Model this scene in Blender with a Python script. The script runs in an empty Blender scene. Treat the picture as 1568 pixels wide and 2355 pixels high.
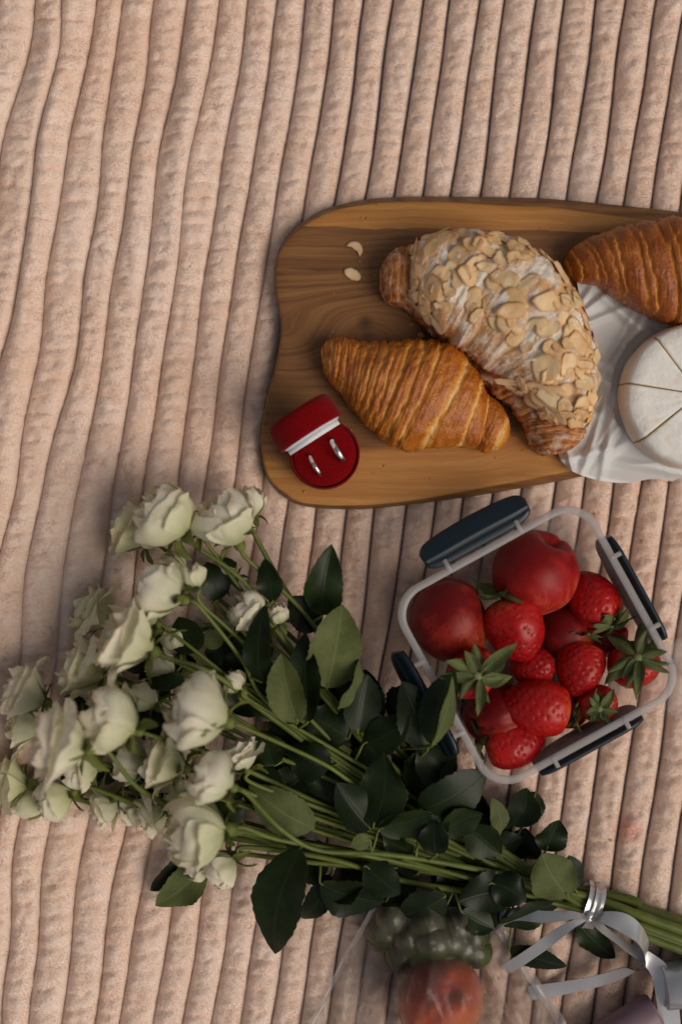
import bpy, math, random
import numpy as np
from mathutils import Vector, Matrix, Quaternion

random.seed(7)
rng = np.random.default_rng(7)
sc = bpy.context.scene
C = sc.collection

# ------------------------------------------------------------------ camera, sky, sun, exposure
H = 1.05                       # camera height above the blanket (m)
S = 0.0002 * 2560 / 1568       # metres per overview pixel on the blanket plane
cam_d = bpy.data.cameras.new('camera')
cam = bpy.data.objects.new('camera', cam_d)
C.objects.link(cam)
cam.location = (0, 0, H)
cam_d.sensor_fit = 'VERTICAL'
cam_d.sensor_height = 36
cam_d.sensor_width = 24
cam_d.lens = 18 / (0.3844 / H)
cam_d.clip_start = 0.01
cam_d.clip_end = 100
cam_d.dof.use_dof = True
cam_d.dof.focus_distance = H - 0.034
cam_d.dof.aperture_fstop = 1.8
sc.camera = cam

SUN_AZ, SUN_EL = math.radians(-27), math.radians(46)
world = bpy.data.worlds.new('World')
sc.world = world
world.use_nodes = True
wn = world.node_tree
sky = wn.nodes.new('ShaderNodeTexSky')
sky.sky_type = 'NISHITA'
sky.sun_disc = False
sky.sun_elevation = SUN_EL
sky.sun_rotation = math.pi / 2 - SUN_AZ
sky.air_density = 1.0
sky.dust_density = 3.0
sky.ozone_density = 0.6
bg = wn.nodes['Background']
bg.inputs['Strength'].default_value = 0.055
hs = wn.nodes.new('ShaderNodeHueSaturation')          # camera white balance for open shade
hs.inputs['Saturation'].default_value = 0.28
wn.links.new(sky.outputs[0], hs.inputs['Color'])
wn.links.new(hs.outputs[0], bg.inputs['Color'])
sun_d = bpy.data.lights.new('sun', 'SUN')
sun_d.energy = 1.5
sun_d.angle = math.radians(38)
sun_d.color = (1.0, 0.87, 0.72)
sun = bpy.data.objects.new('sun', sun_d)
C.objects.link(sun)
sd = Vector((math.cos(SUN_EL) * math.cos(SUN_AZ), math.cos(SUN_EL) * math.sin(SUN_AZ), math.sin(SUN_EL)))
sun.rotation_euler = (-sd).to_track_quat('-Z', 'Y').to_euler()
sun.location = sd * 3
sc.view_settings.view_transform = 'Standard'
sc.view_settings.look = 'None'
sc.view_settings.gamma = 1
sc.view_settings.exposure = 0.02
sc.cycles.max_bounces = 10
sc.cycles.transparent_max_bounces = 24
sc.cycles.caustics_reflective = False
sc.cycles.caustics_refractive = False

# ------------------------------------------------------------------ helpers
def ov(x, y, z=0.0):
    k = (H - z) / H
    return np.array(((x - 784) * S * k, (1177 - y) * S * k, z))

def ova(a):
    a = np.asarray(a, float)
    k = (H - a[..., 2]) / H
    return np.stack([(a[..., 0] - 784) * S * k, (1177 - a[..., 1]) * S * k, a[..., 2]], -1)

def perlin(x, y, seed=0):
    x, y = np.broadcast_arrays(np.asarray(x, float), np.asarray(y, float))
    xi, yi = np.floor(x).astype(np.int64), np.floor(y).astype(np.int64)
    xf, yf = x - xi, y - yi
    def g(ix, iy):
        h = (ix * 374761393 + iy * 668265263 + seed * 2246822519) & 0xffffffff
        h = ((h ^ (h >> 13)) * 1274126177) & 0xffffffff
        h = (h ^ (h >> 16)) & 0xffffffff
        return h / 4294967296.0 * 2 * np.pi
    u, v = xf * xf * xf * (xf * (xf * 6 - 15) + 10), yf * yf * yf * (yf * (yf * 6 - 15) + 10)
    def d(ix, iy, fx, fy):
        a = g(ix, iy)
        return np.cos(a) * fx + np.sin(a) * fy
    a = d(xi, yi, xf, yf) * (1 - u) + d(xi + 1, yi, xf - 1, yf) * u
    b = d(xi, yi + 1, xf, yf - 1) * (1 - u) + d(xi + 1, yi + 1, xf - 1, yf - 1) * u
    return (a * (1 - v) + b * v) * 1.5

def fbm(x, y, seed=0, o=3):
    r, a = 0, 1.0
    for i in range(o):
        r = r + a * perlin(np.asarray(x) * 2 ** i, np.asarray(y) * 2 ** i, seed + i * 17)
        a *= 0.5
    return r

def catmull(pts, n, closed=False):
    p = np.asarray(pts, float)
    m = len(p)
    t = np.linspace(0, m if closed else m - 1, n, endpoint=not closed)
    i = np.floor(t).astype(int)
    if not closed:
        i = np.minimum(i, m - 2)
    f = (t - i)[:, None]
    def P(j):
        return p[j % m] if closed else p[np.clip(j, 0, m - 1)]
    a, b, c, d = P(i - 1), P(i), P(i + 1), P(i + 2)
    return 0.5 * (2 * b + (c - a) * f + (2 * a - 5 * b + 4 * c - d) * f ** 2 + (3 * b - a - 3 * c + d) * f ** 3)

def grid_faces(nr, nc, closed=False, off=0):
    r, c = np.meshgrid(np.arange(nr - 1), np.arange(nc if closed else nc - 1), indexing='ij')
    c2 = (c + 1) % nc
    return (np.stack([r * nc + c, r * nc + c2, (r + 1) * nc + c2, (r + 1) * nc + c], -1).reshape(-1, 4) + off)

def lin(h):
    h = h.lstrip('#')
    v = [int(h[i:i + 2], 16) / 255 for i in (0, 2, 4)]
    return tuple(x / 12.92 if x <= 0.04045 else ((x + 0.055) / 1.055) ** 2.4 for x in v) + (1.0,)

ORG = {}
def tag(o, label=None, cat=None, group=None, kind=None):
    if label: o['label'] = label
    if cat: o['category'] = cat
    if group: o['group'] = group
    if kind: o['kind'] = kind
    return o

def thing(name, label, cat, loc, group=None):
    o = bpy.data.objects.new(name, None)
    o.empty_display_size = 0.01
    C.objects.link(o)
    o.location = loc
    ORG[o.name] = np.array(loc, float)
    return tag(o, label, cat, group)

def make_mesh(name, V, F, mats, smooth=True, attrs=None, vec=None, fmat=None):
    me = bpy.data.meshes.new(name)
    V = np.asarray(V, float)
    if isinstance(F, np.ndarray) and F.ndim == 2:
        n, k = F.shape
        me.vertices.add(len(V)); me.vertices.foreach_set('co', V.ravel().astype(np.float32))
        me.loops.add(n * k); me.loops.foreach_set('vertex_index', F.ravel().astype(np.int32))
        me.polygons.add(n); me.polygons.foreach_set('loop_start', np.arange(0, n * k, k, dtype=np.int32))
        me.update(calc_edges=True)
    else:
        me.from_pydata(V.tolist(), [], [list(map(int, f)) for f in F])
    me.polygons.foreach_set('use_smooth', np.full(len(me.polygons), smooth))
    for m in (mats if isinstance(mats, (list, tuple)) else [mats]):
        me.materials.append(m)
    if fmat is not None:
        me.polygons.foreach_set('material_index', np.asarray(fmat, np.int32))
    for k, a in (attrs or {}).items():
        me.attributes.new(k, 'FLOAT', 'POINT').data.foreach_set('value', np.asarray(a, np.float32).ravel())
    if vec is not None:
        me.attributes.new('pv', 'FLOAT_VECTOR', 'POINT').data.foreach_set('vector', np.asarray(vec, np.float32).ravel())
    me.update()
    return me

def obj(name, V, F, mats, parent=None, **kw):
    """one mesh object; V in world coordinates"""
    V = np.asarray(V, float)
    org = ORG[parent.name] if parent is not None else (V.min(0) + V.max(0)) / 2 * np.array((1, 1, 0)) + np.array((0, 0, V[:, 2].min()))
    o = bpy.data.objects.new(name, make_mesh(name, V - org, F, mats, **kw))
    C.objects.link(o)
    ORG[o.name] = org
    if parent is not None:
        o.parent = parent
    else:
        o.location = org
    return o

def inst(name, me, parent, world_m):
    """a part that shares mesh data, placed by a world matrix"""
    o = bpy.data.objects.new(name, me)
    C.objects.link(o)
    o.parent = parent
    o.matrix_local = Matrix.Translation(Vector(-ORG[parent.name])) @ world_m
    return o

def tube(P, R, n=10, cap=True):
    P = np.asarray(P, float); m = len(P)
    R = np.broadcast_to(np.asarray(R, float), (m,))
    T = np.gradient(P, axis=0); T /= np.linalg.norm(T, axis=1)[:, None] + 1e-12
    up = np.array((0, 0, 1.0)) if abs(T[0, 2]) < 0.9 else np.array((1.0, 0, 0))
    N = np.cross(T[0], up); N /= np.linalg.norm(N)
    V = []
    for i in range(m):
        N = N - T[i] * np.dot(N, T[i]); N /= np.linalg.norm(N) + 1e-12
        B = np.cross(T[i], N)
        a = np.linspace(0, 2 * np.pi, n, endpoint=False)
        V.append(P[i] + R[i] * (np.cos(a)[:, None] * N + np.sin(a)[:, None] * B))
    V = np.concatenate(V)
    F = grid_faces(m, n, True)[:, ::-1].tolist()
    if cap:
        F.append(list(range(n))); F.append([(m - 1) * n + j for j in range(n)][::-1])
    return V, F

def join(parts):
    V, F, o = [], [], 0
    for v, f in parts:
        V.append(np.asarray(v)); F += [[i + o for i in q] for q in (f.tolist() if isinstance(f, np.ndarray) else f)]
        o += len(v)
    return np.concatenate(V), F

def rot_to(src, dst):
    return np.array(Vector(src).rotation_difference(Vector(dst)).to_matrix())

# ------------------------------------------------------------------ material helpers
class M:
    def __init__(s, name):
        s.m = bpy.data.materials.new(name); s.m.use_nodes = True
        s.t = s.m.node_tree; s.b = s.t.nodes['Principled BSDF']
        s.out = s.t.nodes['Material Output']
    def n(s, typ, **kw):
        nd = s.t.nodes.new('ShaderNode' + typ)
        for k, v in kw.items():
            if k in nd.inputs.keys():
                s.set(nd.inputs[k], v)
            elif k.startswith('i') and k[1:].isdigit():
                s.set(nd.inputs[int(k[1:])], v)
            else:
                setattr(nd, k, v)
        return nd
    def set(s, sock, v):
        if isinstance(v, bpy.types.NodeSocket):
            s.t.links.new(v, sock)
        elif isinstance(v, bpy.types.Node):
            s.t.links.new(v.outputs[0], sock)
        else:
            sock.default_value = v
    def bsdf(s, **kw):
        for k, v in kw.items():
            s.set(s.b.inputs[k.replace('_', ' ')], v)
    def attr(s, name, out='Fac'):
        return s.n('Attribute', attribute_name=name).outputs[out]
    def coord(s):
        return s.n('TexCoord').outputs['Object']
    def noise(s, vec, scale, detail=3, rough=0.5, dist=0.0):
        return s.n('TexNoise', Vector=vec, Scale=scale, Detail=detail, Roughness=rough, Distortion=dist).outputs[0]
    def ramp(s, fac, stops):
        r = s.n('ValToRGB', Fac=fac)
        e = r.color_ramp.elements
        while len(e) < len(stops): e.new(0.5)
        for x, (p, c) in zip(e, stops):
            x.position = p; x.color = c if len(c) == 4 else tuple(c) + (1,)
        return r.outputs[0]
    def mix(s, fac, a, b, mode='MIX'):
        x = s.n('MixRGB', blend_type=mode)
        s.set(x.inputs[0], fac); s.set(x.inputs[1], a); s.set(x.inputs[2], b)
        return x.outputs[0]
    def math(s, op, a, b=0.0, clamp=False):
        x = s.n('Math', operation=op, use_clamp=clamp)
        s.set(x.inputs[0], a); s.set(x.inputs[1], b)
        return x.outputs[0]
    def mapr(s, v, a, b, c=0.0, d=1.0):
        x = s.n('MapRange'); s.set(x.inputs[0], v)
        for i, q in enumerate((a, b, c, d)): x.inputs[i + 1].default_value = q
        return x.outputs[0]
    def scale(s, vec, v3):
        return s.n('Mapping', Vector=vec, Scale=v3).outputs[0]
    def bump(s, h, strength=0.5, dist=0.001):
        s.set(s.b.inputs['Normal'], s.n('Bump', Height=h, Strength=strength, Distance=dist))

def glassy(m, alpha_fac):
    """mix the principled surface with plain see-through"""
    tr = m.n('BsdfTransparent')
    mx = m.n('MixShader', Fac=alpha_fac)
    m.t.links.new(tr.outputs[0], mx.inputs[1]); m.t.links.new(m.b.outputs[0], mx.inputs[2])
    m.t.links.new(mx.outputs[0], m.out.inputs['Surface'])

def translucent(m, col, fac):
    tl = m.n('BsdfTranslucent'); m.set(tl.inputs['Color'], col)
    mx = m.n('MixShader', Fac=fac)
    m.t.links.new(m.b.outputs[0], mx.inputs[1]); m.t.links.new(tl.outputs[0], mx.inputs[2])
    m.t.links.new(mx.outputs[0], m.out.inputs['Surface'])

def mat_blanket():
    m = M('plush_fleece')
    co = m.coord()
    seam = m.attr('seam')
    nz = m.noise(m.scale(co, (90, 60, 90)), 1.0, 4, 0.62, 0.6)
    fine = m.noise(m.scale(co, (420, 900, 900)), 1.0, 3, 0.7)
    fib = m.noise(m.scale(m.n('Mapping', Vector=co, Rotation=(0, 0, 0.5)).outputs[0], (1500, 380, 900)), 1.0, 2, 0.6)
    nap = m.math('ADD', m.math('MULTIPLY', m.attr('nap'), 0.10), m.math('ADD', 0.25, m.math('MULTIPLY', nz, 0.5)))
    big = m.noise(co, 7.0, 2)
    c = m.ramp(nap, [(0.20, lin('#dabaa6')), (0.42, lin('#e8d0c0')), (0.56, lin('#efdcd0')), (0.80, lin('#f4e6dc'))])
    c = m.mix(m.mapr(big, 0.35, 0.7, 0, 0.35), c, m.mix(1.0, c, lin('#f6dcc6'), 'MULTIPLY'))
    c = m.mix(m.mapr(fine, 0.3, 0.7, 0.0, 0.06), c, lin('#bd9f88'))
    c = m.mix(m.mapr(fib, 0.42, 0.62, 0.0, 0.08), c, lin('#efe0d4'))
    c = m.mix(m.mapr(m.n('VectorMath', operation='DISTANCE', i0=m.n('NewGeometry').outputs['Position'], i1=(0.214, -0.236, 0.006)).outputs['Value'], 0.002, 0.015, 0.5, 0.0), c, lin('#e08a76'))
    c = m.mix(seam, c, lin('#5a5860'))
    m.bsdf(Base_Color=c, Roughness=0.95, Sheen_Weight=0.35, Sheen_Roughness=0.5, Sheen_Tint=lin('#f1dccc'))
    m.b.inputs['Specular IOR Level'].default_value = 0.1
    h = m.math('ADD', m.math('ADD', m.math('MULTIPLY', fine, 0.5), m.math('MULTIPLY', fib, 0.5)), nz)
    m.bump(h, 0.25, 0.0012)
    return m.m

def mat_wood():
    m = M('olive_wood')
    co = m.attr('pv', 'Vector')             # board coordinates in overview units / 100
    sx = m.n('SeparateXYZ', Vector=co)
    x, y = sx.outputs[0], sx.outputs[1]
    wob = m.noise(m.scale(co, (0.35, 0.9, 1)), 1.0, 3, 0.5)
    f = m.math('ADD', y, m.math('MULTIPLY', m.math('SUBTRACT', wob, 0.5), 0.45))
    for kx, ky, ax, ay, amp in ((8.4, 7.45, 1.1, 0.55, 0.55), (6.6, 7.9, 1.2, 0.7, -0.7), (9.7, 6.7, 1.6, 0.8, 0.35), (12.4, 10.3, 1.4, 0.4, 0.3)):
        dx = m.math('DIVIDE', m.math('SUBTRACT', x, kx), ax)
        dy = m.math('DIVIDE', m.math('SUBTRACT', y, ky), ay)
        r2 = m.math('ADD', m.math('MULTIPLY', dx, dx), m.math('MULTIPLY', dy, dy))
        f = m.math('ADD', f, m.math('MULTIPLY', m.math('POWER', 2.718, m.math('MULTIPLY', r2, -1.0)), amp))
    cv = m.n('CombineXYZ', X=m.math('MULTIPLY', x, 0.22), Y=m.math('MULTIPLY', f, 7.0))
    grain = m.noise(cv, 1.0, 5, 0.62)
    cv2 = m.n('CombineXYZ', X=m.math('MULTIPLY', x, 1.5), Y=m.math('MULTIPLY', f, 46.0))
    fineg = m.noise(cv2, 1.0, 3, 0.6)
    heart = m.ramp(grain, [(0.22, lin('#553821')), (0.40, lin('#7a5130')), (0.55, lin('#8f633a')), (0.78, lin('#a17546'))])
    sap = m.ramp(grain, [(0.3, lin('#ad7338')), (0.5, lin('#bd8345')), (0.7, lin('#c99354'))])
    edge_w = m.math('MULTIPLY', m.math('SUBTRACT', m.noise(m.scale(co, (0.8, 2, 1)), 1.0, 2), 0.5), 0.25)
    yy = m.math('ADD', y, edge_w)
    topb = m.math('LESS_THAN', m.math('SUBTRACT', yy, m.math('MULTIPLY', x, 0.02)), 5.05)
    c = m.mix(topb, heart, sap)
    botb = m.mapr(m.math('ADD', yy, m.math('MULTIPLY', m.math('SUBTRACT', x, 6.2), 0.10)), 10.45, 10.6, 0, 1)
    c = m.mix(botb, c, sap)
    # dark knot eyes
    for kx, ky, rr in ((8.40, 7.42, 0.11), (9.72, 7.72, 0.16)):
        d = m.n('VectorMath', operation='DISTANCE', i0=co, i1=(kx, ky, 0)).outputs['Value']
        c = m.mix(m.mapr(d, rr * 0.3, rr * 2.2, 0.75, 0), c, lin('#3d2614'))
    c = m.mix(m.mapr(fineg, 0.35, 0.65, 0.18, 0.0), c, lin('#6d4826'))
    c = m.mix(m.attr('bark'), c, m.ramp(m.noise(m.scale(co, (0.7, 9, 1)), 1.0, 4, 0.65), [(0.3, lin('#4a2f18')), (0.6, lin('#8d6034')), (0.8, lin('#a87a45'))]))
    m.bsdf(Base_Color=c, Roughness=m.mapr(grain, 0.3, 0.7, 0.42, 0.56))
    m.b.inputs['Specular IOR Level'].default_value = 0.35
    m.bump(fineg, 0.25, 0.0004)
    return m.m

def mat_croissant(name, valley, mid, crest, dark, rough=0.38, sugar=False):
    m = M(name)
    co = m.coord(); pv = m.attr('pv', 'Vector'); cr = m.attr('crest')
    lam = m.attr('lam')
    streak = m.math('ADD', 0.5, m.math('MULTIPLY', m.math('SUBTRACT', m.noise(m.scale(pv, (70, 1.6, 1)), 1.0, 4, 0.6, 0.3), 0.5), lam))
    blot = m.noise(co, 75, 4, 0.6)
    fine = m.noise(co, 520, 3, 0.6)
    v = m.math('ADD', m.math('MULTIPLY', cr, 0.75), m.math('ADD', m.math('MULTIPLY', m.math('SUBTRACT', streak, 0.5), 0.8), m.math('MULTIPLY', m.math('SUBTRACT', blot, 0.5), 0.8)))
    c = m.ramp(v, [(0.08, lin(valley)), (0.33, lin(mid)), (0.62, lin(crest)), (0.92, lin(dark))])
    c = m.mix(m.mapr(fine, 0.35, 0.7, 0, 0.35), c, m.mix(1.0, c, lin('#c48a55'), 'MULTIPLY'))
    r = m.mapr(v, 0.1, 0.7, 0.75, rough)
    if sugar:
        sm = m.math('MULTIPLY', m.mapr(m.noise(co, 48, 4, 0.65), 0.40, 0.54, 0, 1), m.attr('frost'))
        sm = m.math('MULTIPLY', sm, m.mapr(fine, 0.3, 0.55, 0.55, 1))
        c = m.mix(m.math('MULTIPLY', m.attr('frost'), 0.72), c, m.ramp(blot, [(0.3, lin('#cf9558')), (0.5, lin('#e4b57e')), (0.7, lin('#eccaa0'))]))
        c = m.mix(sm, c, lin('#f0e6d8'))
        r = m.math('MAXIMUM', r, m.attr('frost'))
    m.bsdf(Base_Color=c, Roughness=r, Subsurface_Weight=0.08, Subsurface_Radius=(0.004, 0.002, 0.001))
    m.b.inputs['Subsurface Scale'].default_value = 0.5
    h = m.math('ADD', m.math('MULTIPLY', streak, 0.7), m.math('ADD', m.math('MULTIPLY', blot, 0.8), m.math('MULTIPLY', fine, 0.35)))
    m.bump(h, 1.0, 0.0024)
    return m.m

def mat_simple(name, col, rough=0.5, spec=0.5, metal=0.0, var=None, vscale=60, bump=0.0, bscale=400, bdist=0.0005, sheen=0.0, coat=0.0, detail=3):
    m = M(name); co = m.coord()
    c = lin(col)
    if var:
        c = m.ramp(m.noise(co, vscale, detail, 0.6), [(0.3, lin(var)), (0.7, lin(col))])
    m.bsdf(Base_Color=c, Roughness=rough, Metallic=metal, Sheen_Weight=sheen, Coat_Weight=coat)
    m.b.inputs['Specular IOR Level'].default_value = spec
    if bump:
        m.bump(m.noise(co, bscale, 3, 0.6), bump, bdist)
    return m

def mat_leaf(name, c0, c1, vein, rough, spec, tl, rib, vary=(1.25, 1.2, 1.15, 1)):
    m = M(name)
    pv = m.attr('pv', 'Vector'); co = m.coord()
    sx = m.n('SeparateXYZ', Vector=pv); s, u = sx.outputs[0], sx.outputs[1]
    au = m.math('ABSOLUTE', u)
    w = m.n('TexWave', Vector=m.n('CombineXYZ', X=m.math('SUBTRACT', s, m.math('MULTIPLY', au, 0.22))), Scale=2.6, Distortion=1.2, Detail=1.0).outputs['Fac']
    side = m.mapr(w, 0.88, 1.0, 0, rib)
    midv = m.mapr(au, 0.0, 0.07, 0.9, 0.0)
    v = m.math('MAXIMUM', side, midv)
    base = m.ramp(m.noise(co, 55, 4, 0.6), [(0.3, lin(c0)), (0.7, lin(c1))])
    oi = m.n('ObjectInfo').outputs['Random']
    base = m.mix(m.mapr(oi, 0.3, 1.0, 0, 0.75), base, m.mix(1.0, base, vary, 'MULTIPLY'))
    c = m.mix(v, base, lin(vein))
    m.bsdf(Base_Color=c, Roughness=rough)
    m.b.inputs['Specular IOR Level'].default_value = spec
    h = m.math('SUBTRACT', m.math('MULTIPLY', m.noise(co, 260, 2), 0.4), v)
    m.bump(h, 0.3, 0.0006)
    translucent(m, m.mix(0.5, c, lin('#9bb13c')), tl)
    return m.m

def mat_petal():
    m = M('rose_petal')
    sx = m.n('SeparateXYZ', Vector=m.attr('pv', 'Vector')); s, u = sx.outputs[0], sx.outputs[1]
    co = m.coord()
    tone = m.attr('tone')
    cream = m.mix(tone, lin('#fdf6e8'), lin('#e5e3be'))
    nz = m.noise(m.scale(co, (160, 160, 160)), 1.0, 4, 0.65)
    g = m.math('SUBTRACT', 1.0, m.mapr(m.math('ADD', s, m.math('MULTIPLY', m.math('SUBTRACT', nz, 0.5), 0.35)), 0.10, 0.75))
    c = m.mix(m.math('MULTIPLY', g, 0.6), cream, lin('#a4ac5c'))
    ed = m.math('MULTIPLY', m.mapr(s, 0.82, 1.0, 0, 1), m.mapr(nz, 0.46, 0.60, 0, 0.7))
    c = m.mix(ed, c, lin('#cfa489'))
    vein = m.noise(m.scale(m.attr('pv', 'Vector'), (1.2, 22, 1)), 1.0, 3, 0.6)
    m.bsdf(Base_Color=c, Roughness=0.62)
    m.b.inputs['Specular IOR Level'].default_value = 0.25
    m.b.inputs['Sheen Weight'].default_value = 0.15
    m.bump(m.math('ADD', vein, nz), 0.35, 0.0006)
    translucent(m, m.mix(0.3, c, lin('#e6e2a8')), 0.30)
    return m.m

def mat_strawberry():
    m = M('strawberry_skin'); co = m.coord()
    sx = m.n('SeparateXYZ', Vector=m.attr('pv', 'Vector')); s = sx.outputs[0]
    nz = m.noise(co, 120, 3)
    c = m.ramp(m.math('ADD', m.mapr(s, 0.0, 0.9, 0.2, 0.75), m.math('MULTIPLY', m.math('SUBTRACT', nz, 0.5), 0.5)), [(0.10, lin('#cc6632')), (0.28, lin('#b81a14')), (0.7, lin('#9c0b10'))])
    m.bsdf(Base_Color=c, Roughness=0.36, Subsurface_Weight=0.12, Subsurface_Radius=(0.006, 0.0015, 0.001), Coat_Weight=0.06, Coat_Roughness=0.15)
    m.b.inputs['Specular IOR Level'].default_value = 0.30
    m.b.inputs['Subsurface Scale'].default_value = 0.6
    m.bump(m.noise(co, 700, 2), 0.25, 0.0004)
    return m.m

def mat_peach(name, red, orange, yellow, bias):
    m = M(name); co = m.coord()
    nz = m.noise(co, 34, 5, 0.65, 0.8); fz = m.noise(co, 420, 3, 0.7)
    d = m.n('VectorMath', operation='DOT_PRODUCT', i0=m.attr('pv', 'Vector'), i1=(0.55, -0.7, -0.1)).outputs['Value']
    v = m.math('ADD', m.math('MULTIPLY', d, 0.25), m.math('ADD', nz, m.math('MULTIPLY', m.math('SUBTRACT', fz, 0.5), 0.25)))
    c = m.ramp(v, [(bias, lin(red)), (bias + 0.2, lin(orange)), (bias + 0.4, lin(yellow))])
    m.bsdf(Base_Color=c, Roughness=0.42, Subsurface_Weight=0.08, Subsurface_Radius=(0.005, 0.002, 0.001), Sheen_Weight=0.04)
    m.b.inputs['Subsurface Scale'].default_value = 0.5
    m.b.inputs['Specular IOR Level'].default_value = 0.22
    m.bump(fz, 0.15, 0.0004)
    return m.m

MAT = {}
MAT['blanket'] = mat_blanket()
_m = M('plush_fibre'); _co = _m.coord()
_n = _m.noise(_co, 38, 3, 0.5)
_c = _m.ramp(_n, [(0.25, lin('#efd8c7')), (0.5, lin('#f7e7dc')), (0.75, lin('#fbf1e8'))])
_c = _m.mix(_m.mapr(_m.n('VectorMath', operation='DISTANCE', i0=_m.n('NewGeometry').outputs['Position'], i1=(0.214, -0.236, 0.006)).outputs['Value'], 0.002, 0.015, 0.45, 0.0), _c, lin('#e58f7c'))
_m.bsdf(Base_Color=_c, Roughness=0.7)
_m.b.inputs['Specular IOR Level'].default_value = 0.2
translucent(_m, _c, 0.6)
MAT['pile'] = _m.m
MAT['wood'] = mat_wood()
MAT['golden'] = mat_croissant('croissant_crust', '#f4d59c', '#e8ab50', '#cf8029', '#9a4d13', 0.32)
MAT['brown'] = mat_croissant('dark_croissant_crust', '#ecba6a', '#d48e3a', '#b56822', '#8a4414', 0.30)
MAT['almondcr'] = mat_croissant('sugared_croissant_crust', '#dba765', '#c78240', '#a45e24', '#824315', 0.5, sugar=True)
_m = M('almond_flesh'); _co = _m.coord()
_n = _m.noise(_co, 90, 3, 0.6); _a = _m.n('ObjectInfo').outputs['Random']
_c = _m.mix(_m.mapr(_a, 0, 1, 0, 0.65), lin('#f4d6a8'), lin('#e2a866'))
_c = _m.mix(_m.mapr(_n, 0.42, 0.7, 0, 0.6), _c, lin('#d99a58'))
_c = _m.mix(_m.mapr(_m.attr('rim'), 0.75, 1.0, 0, 0.55), _c, lin('#b57c3e'))
_c = _m.mix(_m.mapr(_m.noise(_co, 260, 4, 0.7), 0.54, 0.70, 0, 0.4), _c, lin('#e9e2d6'))
_m.bsdf(Base_Color=_c, Roughness=0.6, Subsurface_Weight=0.1); _m.b.inputs['Subsurface Scale'].default_value = 0.002
_m.bump(_m.noise(_co, 500, 3), 0.3, 0.0003)
MAT['almond'] = _m.m
MAT['velvet'] = mat_simple('red_velvet', '#84070d', 0.95, 0.05, var='#6a050a', vscale=600, bump=0.4, bscale=1500, bdist=0.0004, sheen=0.06).m
MAT['satin_white'] = mat_simple('white_lining', '#dfe1e6', 0.5, 0.4).m
MAT['silver'] = mat_simple('polished_silver', '#e4e2de', 0.1, metal=1.0).m
MAT['chrome'] = mat_simple('polished_steel', '#eef0f2', 0.06, metal=1.0).m
m = mat_simple('baking_paper', '#eceded', 0.5, 0.35, var='#e4e6e8', vscale=30, bump=0.06, bscale=160, bdist=0.0008)
translucent(m, lin('#dfdcda'), 0.2); MAT['paper'] = m.m
_m = M('bloomy_rind'); _co = _m.coord()
_n = _m.noise(_co, 85, 4, 0.6); _f = _m.noise(_co, 420, 3, 0.65)
_c = _m.ramp(_n, [(0.25, lin('#e3d6c4')), (0.42, lin('#f3eee6')), (0.7, lin('#f8f5f0'))])
_c = _m.mix(_m.math('MULTIPLY', _m.attr('side'), 0.55), _c, lin('#d8bfa2'))
_c = _m.mix(_m.attr('cut'), _c, lin('#cdae74'))
_m.bsdf(Base_Color=_c, Roughness=0.8, Subsurface_Weight=0.1); _m.b.inputs['Subsurface Scale'].default_value = 0.003
_m.bump(_m.math('ADD', _n, _m.math('MULTIPLY', _f, 0.4)), 0.6, 0.0018)
MAT['rind'] = _m.m
m = mat_simple('clear_plastic_wall', '#ded8d6', 0.22, 0.5); glassy(m, 0.17); MAT['wall'] = m.m
m = mat_simple('frosted_plastic_rim', '#dcd9da', 0.35, 0.5); translucent(m, lin('#dcd6d2'), 0.4)
_mix = m.out.inputs['Surface'].links[0].from_node
_tr = m.n('BsdfTransparent'); _mx = m.n('MixShader', Fac=0.52)
m.t.links.new(_tr.outputs[0], _mx.inputs[1]); m.t.links.new(_mix.outputs[0], _mx.inputs[2]); m.t.links.new(_mx.outputs[0], m.out.inputs['Surface'])
MAT['rim'] = m.m
MAT['clip'] = mat_simple('navy_plastic', '#182731', 0.36, 0.45, var='#14212a', vscale=20, bump=0.1, bscale=900).m
MAT['berry'] = mat_strawberry()
MAT['seed'] = mat_simple('strawberry_seed', '#9a6a30', 0.4, 0.5, var='#4f1f14', vscale=300).m
MAT['sepal'] = mat_leaf('strawberry_sepal', '#424a28', '#6c7446', '#838a5a', 0.65, 0.25, 0.12, 0.3)
MAT['peach_red'] = mat_peach('red_nectarine_skin', '#7c0d10', '#a01a17', '#c25a34', 0.42)
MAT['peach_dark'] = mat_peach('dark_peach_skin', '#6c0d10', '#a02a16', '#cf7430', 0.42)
MAT['peach_orange'] = mat_peach('orange_peach_skin', '#92210a', '#cf4d08', '#e57c18', 0.32)
MAT['leaf_top'] = mat_leaf('rose_leaf_upper', '#0f180a', '#1b2810', '#26381a', 0.40, 0.22, 0.04, 0.12, (2.1, 1.95, 1.5, 1))
MAT['leaf_under'] = mat_leaf('rose_leaf_underside', '#474f2b', '#5e663a', '#6c7546', 0.62, 0.22, 0.10, 0.22)
MAT['petal'] = mat_petal()
MAT['stem'] = mat_simple('green_stem', '#6c7432', 0.45, 0.35, var='#4c5a24', vscale=45, bump=0.2, bscale=300, detail=4).m
MAT['thorn'] = mat_simple('reddish_thorn', '#8a5a3a', 0.5, 0.4, var='#6a6a30').m
MAT['calyx'] = mat_leaf('green_calyx', '#59632c', '#747c40', '#828a4c', 0.6, 0.3, 0.12, 0.1)
m = mat_simple('silver_satin', '#d2d0d2', 0.27, 0.7, metal=0.6, bump=0.12, bscale=220, bdist=0.0006)
m.b.inputs['Anisotropic'].default_value = 0.5
MAT['ribbon'] = m.m
m = mat_simple('clear_film', '#a89c95', 0.16, 0.8, bump=0.8, bscale=60, bdist=0.002)
_rf = m.n('BsdfRefraction', Roughness=0.45, IOR=1.12); _tr = m.n('BsdfTransparent')
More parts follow.
